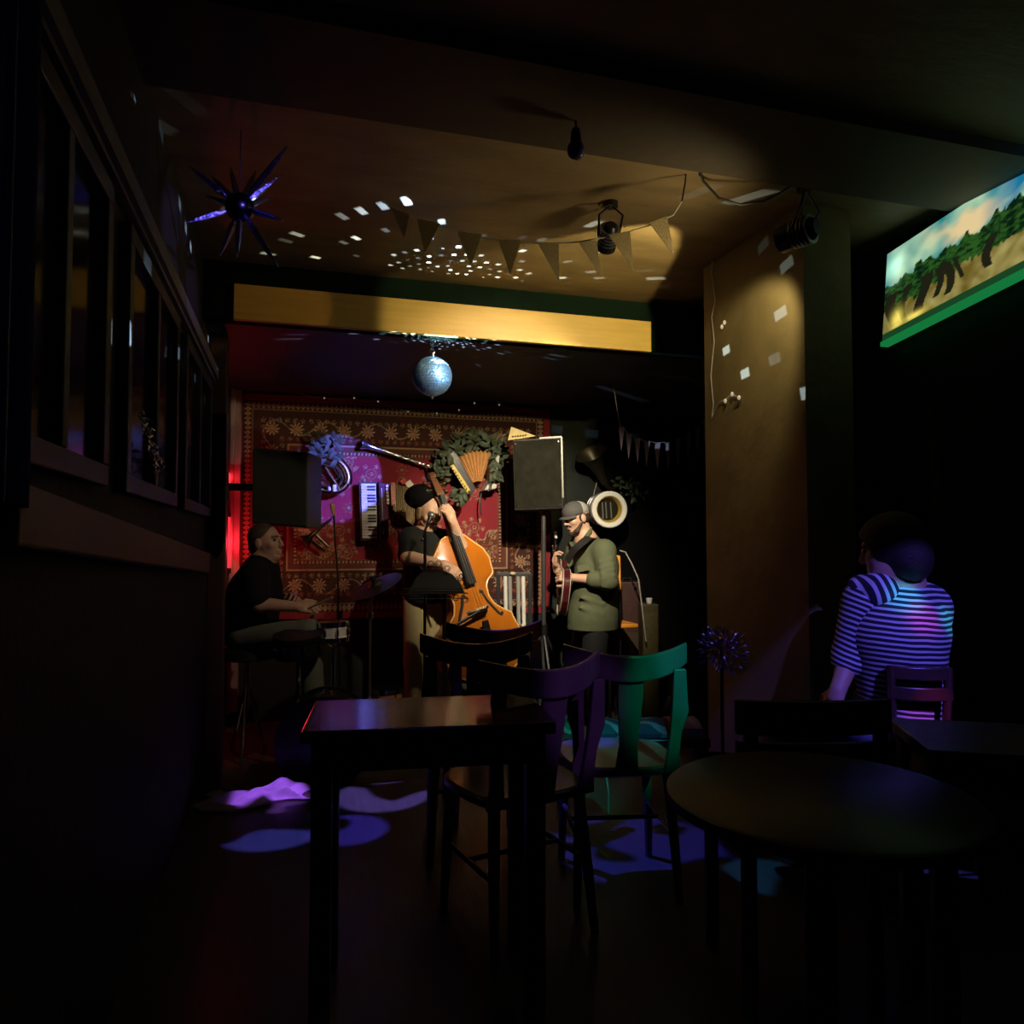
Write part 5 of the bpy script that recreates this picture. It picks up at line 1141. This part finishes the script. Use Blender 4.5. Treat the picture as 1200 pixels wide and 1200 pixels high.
H_ = [eli(HP(0, -.02, .035), (.098, .115, .102), B, .02), eli(HP(0, -.07, -.04), (.092, .07, .09), B, .03), eli(HP(0, .115, -.04), (.12, .09, .11), B, 0, True)]
blob('hair', H_, HAIRD, t, .006)
# tall chair
zs2 = zs-.105
t = thing('bar_chair', (s0.x, s0.y, 0), 'dark tall chair with curved back slats under the person in stripes', 'chair')
cx = pt(1058, 868, .02); CH = pm('dark_chair_wood', (.06, .03, .022), .35, 0, .3, 6)
MB().lathe((cx.x, cx.y, zs2-.035), ZU, [(0, .19), (.012, .205), (.03, .205), (.036, .19)], 32).build('seat', CH, t)
fd = (-RT*.12+FH).normalized(); sd = fd.cross(ZU)
for q in (-1, 1):
    for r in (-1, 1):
        p = Vector((cx.x, cx.y, 0))+sd*q*.14+fd*r*.14; MB().tube([Vector((p.x, p.y, zs2-.03)), p+sd*q*.04+fd*r*.04], [.018, .014], 8).build('leg', CH, t)
m = MB(); c4 = [Vector((cx.x, cx.y, .26))+sd*x+fd*y for x, y in ((-.165, -.165), (.165, -.165), (.165, .165), (-.165, .165))]; m.tube(c4, .010, 8, True); m.build('foot_ring', CH, t)
def arc(z, rad, a0, a1, n=14): return [Vector((cx.x, cx.y, z))+(-fd*math.cos(a_)+sd*math.sin(a_))*rad for a_ in np.linspace(a0, a1, n)]
for px_, y_ in ((0, 779), (1, 801)):
    z = pt(1080, y_).z; pts = arc(z, .215, -.80, .14); MB().loft([[p+ZU*.022, p+ZU*.022+(p-Vector((cx.x, cx.y, z))).normalized()*.018, p-ZU*.022+(p-Vector((cx.x, cx.y, z))).normalized()*.018, p-ZU*.022] for p in pts]).build('back_slat', CH, t, False, .004)
for an in (-.74, .08):
    p = Vector((cx.x, cx.y, 0))+(-fd*math.cos(an)+sd*math.sin(an))*.19; q = Vector((cx.x, cx.y, 0))+(-fd*math.cos(an)+sd*math.sin(an))*.224
    MB().tube([p+ZU*(zs2-.02), q+ZU*pt(1080, 790).z, q+ZU*(pt(1080, 772).z)], .014, 8).build('back_post', CH, t)

# ================================================================ tables and chairs
def table(name, lbl, c, sx, sy, rz, mat, legm, h=.75, inset=.05):
    t = thing(name, c, lbl, 'table', None, rz); M = W[t]; T = lambda x, y, z: M @ Vector((x, y, z)); R = Matrix.Rotation(rz, 3, 'Z')
    MB().box(T(0, 0, h-.016), (sx, sy, .032), R).build('table_top', mat, t, False, .004)
    m = MB()
    for y in (-1, 1): m.box(T(0, y*(sy/2-inset), h-.075), (sx-2*inset, .02, .085), R)
    for x in (-1, 1): m.box(T(x*(sx/2-inset), 0, h-.075), (.02, sy-2*inset, .085), R)
    m.build('apron', legm, t, False)
    for x in (-1, 1):
        for y in (-1, 1): MB().box(T(x*(sx/2-inset), y*(sy/2-inset), (h-.033)/2), (.052, .052, h-.033), R).build('leg', legm, t, False, .004)
    return t
q1, q2 = onZ(352, 858, .77), onZ(652, 846, .77); rz1 = math.atan2((q2-q1).y, (q2-q1).x); sx = (q2-q1).length
dn = Vector((-math.sin(rz1), math.cos(rz1), 0)); sy = .38; cc_ = (q1+q2)/2+dn*sy/2
table('cafe_table', 'dark red wooden table in the foreground with reflections on its top', (cc_.x, cc_.y, 0), sx, sy, rz1, WOODT, WOODD, .77)
CW = pm('pub_chair_wood', (.16, .13, .12), .30, 0, .3, 6)
CWR = pm('reddish_chair_wood', (.14, .045, .025), .35, 0, .3, 6)
def pub_chair(lbl, loc, rz, mat):
    t = thing('pub_chair', loc, lbl, 'chair', None, rz); M = W[t]; T = lambda x, y, z: M @ Vector((x, y, z))     # back at -y
    pr = [(.20*math.cos(a_)*(1.0 if math.sin(a_) < 0 else 1.05), .20*math.sin(a_)) for a_ in np.linspace(0, 2*math.pi, 41)[:-1]]
    sq = lambda x, y: (math.copysign(abs(x/.2)**.6*.205, x), math.copysign(abs(y/.2)**.6*.205, y))
    MB().loft([[T(*sq(x*s_, y*s_), z) for x, y in pr] for z, s_ in ((.430, .94), (.436, 1), (.456, 1), (.464, .93), (.458, .6))]).build('seat', mat, t)
    for x in (-1, 1):
        MB().tube([T(.155*x, .15, .435), T(.17*x, .165, .2), T(.175*x, .175, 0)], [.021, .018, .014], 8).build('leg', mat, t)
        MB().tube([T(.155*x, -.16, .435), T(.17*x, -.19, .2), T(.18*x, -.215, 0)], [.020, .018, .014], 8).build('leg', mat, t)
        ring = []
        for z, xx, wd in ((.435, .165, .030), (.50, .165, .022), (.58, .172, .020), (.66, .185, .030), (.72, .182, .026), (.81, .178, .022)):
            y = -.185-.06*(z-.435)/.4; ring.append([T(x*xx-wd, y-.011, z), T(x*xx+wd, y-.011, z), T(x*xx+wd, y+.011, z), T(x*xx-wd, y+.011, z)])
        MB().loft(ring).build('back_post', mat, t, False, .004)
    ring = [[T(-wd, y-.007, z), T(wd, y-.007, z), T(wd, y+.007, z), T(-wd, y+.007, z)] for z, wd, y in ((.455, .040, -.195), (.55, .032, -.225), (.66, .040, -.247), (.73, .045, -.258), (.80, .042, -.268))]
    MB().loft(ring).build('splat', mat, t, False, .003)
    ring = []
    for u_ in np.linspace(-1, 1, 17):
        y = -.280+.100*u_*u_; hh = .044-.008*abs(u_)**3; zc = .818+.040*u_*u_
        ring.append([T(.222*u_, y-.013, zc-hh), T(.222*u_, y+.013, zc-hh), T(.222*u_, y+.013, zc+hh), T(.222*u_, y-.013, zc+hh)])
    MB().loft(ring).build('crest_rail', mat, t, False, .006)
    m = MB(); m.tube([T(-.168, .165, .22), T(-.172, -.185, .22)], .009, 6).tube([T(.168, .165, .22), T(.172, -.185, .22)], .009, 6).tube([T(-.17, 0, .22), T(.17, 0, .22)], .009, 6); m.build('stretcher', mat, t)
    return t
def chair_at(lbl, px, d, rot, mat):
    p = at(px, 760, d); rz = -YAW+rot; c = Vector((p.x, p.y, 0))+Matrix.Rotation(rz, 3, 'Z') @ Vector((0, .255, 0)); return pub_chair(lbl, (c.x, c.y, 0), rz, mat)
chair_at('bare wooden chair catching green light on its back, right of the table', 738, 2.56, .08, CW)
chair_at('wooden chair with violet-lit back rail at the right end of the table', 648, 2.30, .50, CW)
chair_at('reddish wooden chair standing just before the double bass', 583, 3.30, .22, CWR)
chair_at('black wooden chair between the table and the music stand', 560, 2.86, .12, WOODD)
# slatted chair at lower right
def slat_chair(lbl, loc, rz, mat):
    t = thing('slat_chair', loc, lbl, 'chair', None, rz); M = W[t]; T = lambda x, y, z: M @ Vector((x, y, z)); R = Matrix.Rotation(rz, 3, 'Z')
    MB().box(T(0, 0, .43), (.40, .38, .03), R).build('seat', mat, t, False, .01)
    for x in (-1, 1):
        MB().box(T(.17*x, .16, .207), (.035, .035, .415), R).build('leg', mat, t, False, .004); MB().box(T(.17*x, -.17, .207), (.035, .035, .415), R).build('leg', mat, t, False, .004)
        MB().bar(T(.172*x, -.18, .44), T(.176*x, -.215, .78), .034, .026, M.to_3x3() @ Vector((0, 1, 0))).build('back_post', mat, t, False, .004)
    for z, hh in ((.785, .045), (.70, .020)):
        ring = [[T(.21*u_, -.225+.03*u_*u_-.012, z-hh/1), T(.21*u_, -.225+.03*u_*u_+.012, z-hh), T(.21*u_, -.225+.03*u_*u_+.012, z+hh), T(.21*u_, -.225+.03*u_*u_-.012, z+hh)] for u_ in np.linspace(-1, 1, 11)]
        MB().loft(ring).build('back_slat', mat, t, False, .004)
    return t
p = at(955, 800, 1.98); rz = -YAW+.04; c = Vector((p.x, p.y, 0))+Matrix.Rotation(rz, 3, 'Z') @ Vector((0, .21, 0))
slat_chair('black chair with straight back slats in front of the person in stripes', (c.x, c.y, 0), rz, BLACK)
# round table, lower right
p = at(958, 800, 1.50); t = thing('round_table', (p.x, p.y, 0), 'dark round table at the lower right, nearest the viewer', 'table')
MB().lathe((p.x, p.y, .718), ZU, [(0, .285), (.008, .30), (.026, .30), (.032, .29)], 56).build('table_top', pm('black_table', (.020, .016, .013), .4, 0, .3, 8), t); MB().tube([(p.x, p.y, .03), (p.x, p.y, .72)], .03, 14).build('column', BLACKM, t); MB().lathe((p.x, p.y, 0), ZU, [(0, .2), (.012, .2), (.03, .05)], 32).build('base', BLACKM, t)
p = at(1165, 800, 1.92); t0 = table('side_table', 'small dark table by the right wall beside the round table', (p.x, p.y, 0), .42, .34, -.5, pm('grey_table', (.09, .08, .085), .45, 0, .4, 20), WOODD, .75, .04)  # greyish, mottled table top
# bench with folded blanket, tape roll and pedals behind the green-lit chair
p = at(735, 860, 3.60); bz = .33
t = thing('bench', (p.x, p.y, 0), 'low dark bench behind the green-lit chair', 'bench', None, -YAW); M = W[t]; R = M.to_3x3()
MB().box(M @ Vector((0, 0, bz-.02)), (.74, .26, .04), R).build('seat', WOODD, t, False, .005)
for x in (-1, 1): MB().box(M @ Vector((.32*x, 0, (bz-.04)/2)), (.04, .22, bz-.04), R).build('leg', WOODD, t, False)
rings = []
for i in range(25):
    u_ = i/24; x = -.17+.34*u_; rings.append([M @ Vector((x, yy, bz+.002+(h_ if e else 0))) for yy, h_, e in ((-.11, 0, 0), (.10, 0, 0), (.10, .040+.008*math.sin(9*u_), 1), (0, .058+.012*math.sin(7*u_+1), 1), (-.09, .048+.01*math.sin(11*u_), 1), (-.118, .02, 1))])
tag(MB().loft(rings).build('blanket', stripes('striped_blanket', (.75, .66, 0), .11, ((.30, .45, .52), (.05, .10, .16))), None), 'striped blanket folded on the low bench', 'blanket')
rings = []
for i in range(17):
    u_ = i/16; x = .19+.15*u_; rings.append([M @ Vector((x, yy, bz+.002+h_)) for yy, h_ in ((-.10, 0), (.09, 0), (.09, .05+.006*math.sin(8*u_)), (-.02, .065+.01*math.sin(6*u_)), (-.10, .04))])
tag(MB().loft(rings).build('folded_cloth', pm('mauve_cloth', (.32, .26, .42), .8, 0, .2, 20, .3), None), 'plain pale cloth folded at the right end of the low bench', 'cloth')
c = M @ Vector((-.27, -.02, bz)); t = thing('tape_roll', c, 'pale roll of tape standing at the left end of the low bench', 'tape')
ax_ = (FH*.85+RT*.5).normalized(); MB().lathe(c+ZU*.052-ax_*.025, ax_, [(0, .030), (0, .050), (.05, .050), (.05, .030), (0, .030)], 28).build('tape', pm('pale_tape', (.45, .52, .48), .5), t); MB().lathe(c+ZU*.052-ax_*.024, ax_, [(0, .024), (0, .0295), (.048, .0295), (.048, .024), (0, .024)], 24).build('cardboard_core', pm('core_card', (.3, .22, .14), .8), t)
tag(MB().tube([M @ Vector((-.14, -.135, bz+.01)), M @ Vector((-.13, -.15, .22)), M @ Vector((-.115, -.16, .12)), M @ Vector((-.115, -.17, .006))], .004, 6).build('cable', pm('grey_cable', (.36, .34, .30)), None), 'thin pale cable hanging down in front of the low bench', 'cable')
# glittering tinsel tree by the pier foot
p = at(846, 800, 3.30); t = thing('tinsel_plant', (p.x, p.y, 0), 'small glittering violet tinsel bush in a pot at the foot of the pier', 'decoration')
zc = at(846, 757, 3.30).z; m = MB(); random.seed(9)
for i in range(260):
    d = Vector((random.gauss(0, 1), random.gauss(0, 1), random.gauss(.2, 1))).normalized(); pp = Vector((p.x, p.y, zc-.02))+d*random.uniform(.02, .10); m.leaf(pp, d, Vector((random.gauss(0, 1), random.gauss(0, 1), random.gauss(0, 1))), .035, .012)
m.build('tinsel', pm('violet_tinsel', (.32, .28, .65), .22, 1, .4, 60), t); MB().tube([(p.x, p.y, .28), (p.x, p.y, zc)], .008, 8).build('stem', BLACK, t)
MB().lathe((p.x, p.y, 0), ZU, [(0, .10), (.26, .13), (.29, .13), (.29, .115), (.27, .11)], 28).build('pot', pm('dark_pot', (.03, .03, .04), .5), t)
# rumpled cloths on the floor by the left table leg
def cloth(lbl, quad, mat, h, sd):
    rnd = np.random.RandomState(sd); a, b, c, d = [onZ(x, y, 0) for x, y in quad]; n = 36; vs = []; ph = rnd.rand(8)*6.28
    for i in range(n):
        for j in range(n):
            u_, v_ = i/(n-1), j/(n-1); p = (a*(1-u_)+b*u_)*(1-v_)+(d*(1-u_)+c*u_)*v_; e = min(u_, 1-u_, v_, 1-v_)
            z = .012+h*min(1, e*6)*(.45+.28*math.sin(u_*19+ph[0]+2*math.sin(v_*5+ph[1]))+.27*math.sin(v_*12+ph[2]+2.2*math.sin(u_*6+ph[3])))
            vs.append(p+ZU*max(.012, z)+Vector((math.sin(v_*7+ph[4])*.03, math.sin(u_*8+ph[5])*.03, 0)))
    m = MB(); top = list(vs); bot = [Vector((p.x, p.y, .003)) for p in vs]; k = n*n; fs = []
    for i in range(n-1):
        for j in range(n-1): q = i*n+j; fs += [(q, q+n, q+n+1, q+1), (k+q, k+q+1, k+q+n+1, k+q+n)]
    ed = [i*n for i in range(n)]+[(n-1)*n+j for j in range(1, n)]+[i*n+n-1 for i in range(n-2, -1, -1)]+[j for j in range(n-2, 0, -1)]
    for q in range(len(ed)): r = ed[(q+1) % len(ed)]; fs.append((ed[q], k+ed[q], k+r, r))
    m.add(top+bot, fs); return tag(m.build('cloth', mat, None), lbl, 'cloth')
cloth('rumpled pale cloth lying on the floor left of the table leg', [(232, 955), (362, 938), (360, 918), (240, 935)], pm('pale_cloth', (.55, .40, .52), .85, 0, .6, 9), .045, 2)
# ornament glinting on the left windows
t = thing('tinsel_garland', onX(185, 560, -.40), 'glinting tinsel garland hanging in front of the far left window', 'garland')
m = MB(); random.seed(3)
for i in range(150):
    u_ = random.random(); x = 166+22*u_+random.uniform(-3, 5); y = 486+66*u_+random.uniform(-6, 6); d = Vector((random.gauss(0, .5), random.gauss(0, 1), random.gauss(0, 1))); m.leaf(onX(x, y, -.405), d, Vector((1, random.gauss(0, .6), random.gauss(0, .6))), .022, .010)
m.build('tinsel', pm('silver_tinsel', (.7, .7, .8), .2, 1, .3, 60), t); MB().tube([onX(164, 482, -.405), onX(176, 515, -.405), onX(192, 556, -.405)], .003, 5).build('thread', CABLE, t)
# red glowing tube at the stage corner
t = thing('red_tube_lamp', onY(268, 672, 5.78), 'glowing red tube lamp in the stage corner behind the drummer', 'lamp')
MB().tube([onY(268, 604, 5.78), onY(268, 668, 5.78)], .011, 10).build('tube', pm('red_glow', (.9, .05, .08), .3, emit=(1, .02, .04, 1.6)), t)
MB().lathe(onY(268, 672, 5.78), ZU, [(0, .016), (.04, .016)], 10).build('end_cap', BLACKM, t); MB().lathe(onY(268, 606, 5.78), ZU, [(0, .016), (.03, .016)], 10).build('end_cap', BLACKM, t)
lamp('red_room_light', 'POINT', onY(271, 560, 5.80), None, 1.2, (1, .03, .05), .05)
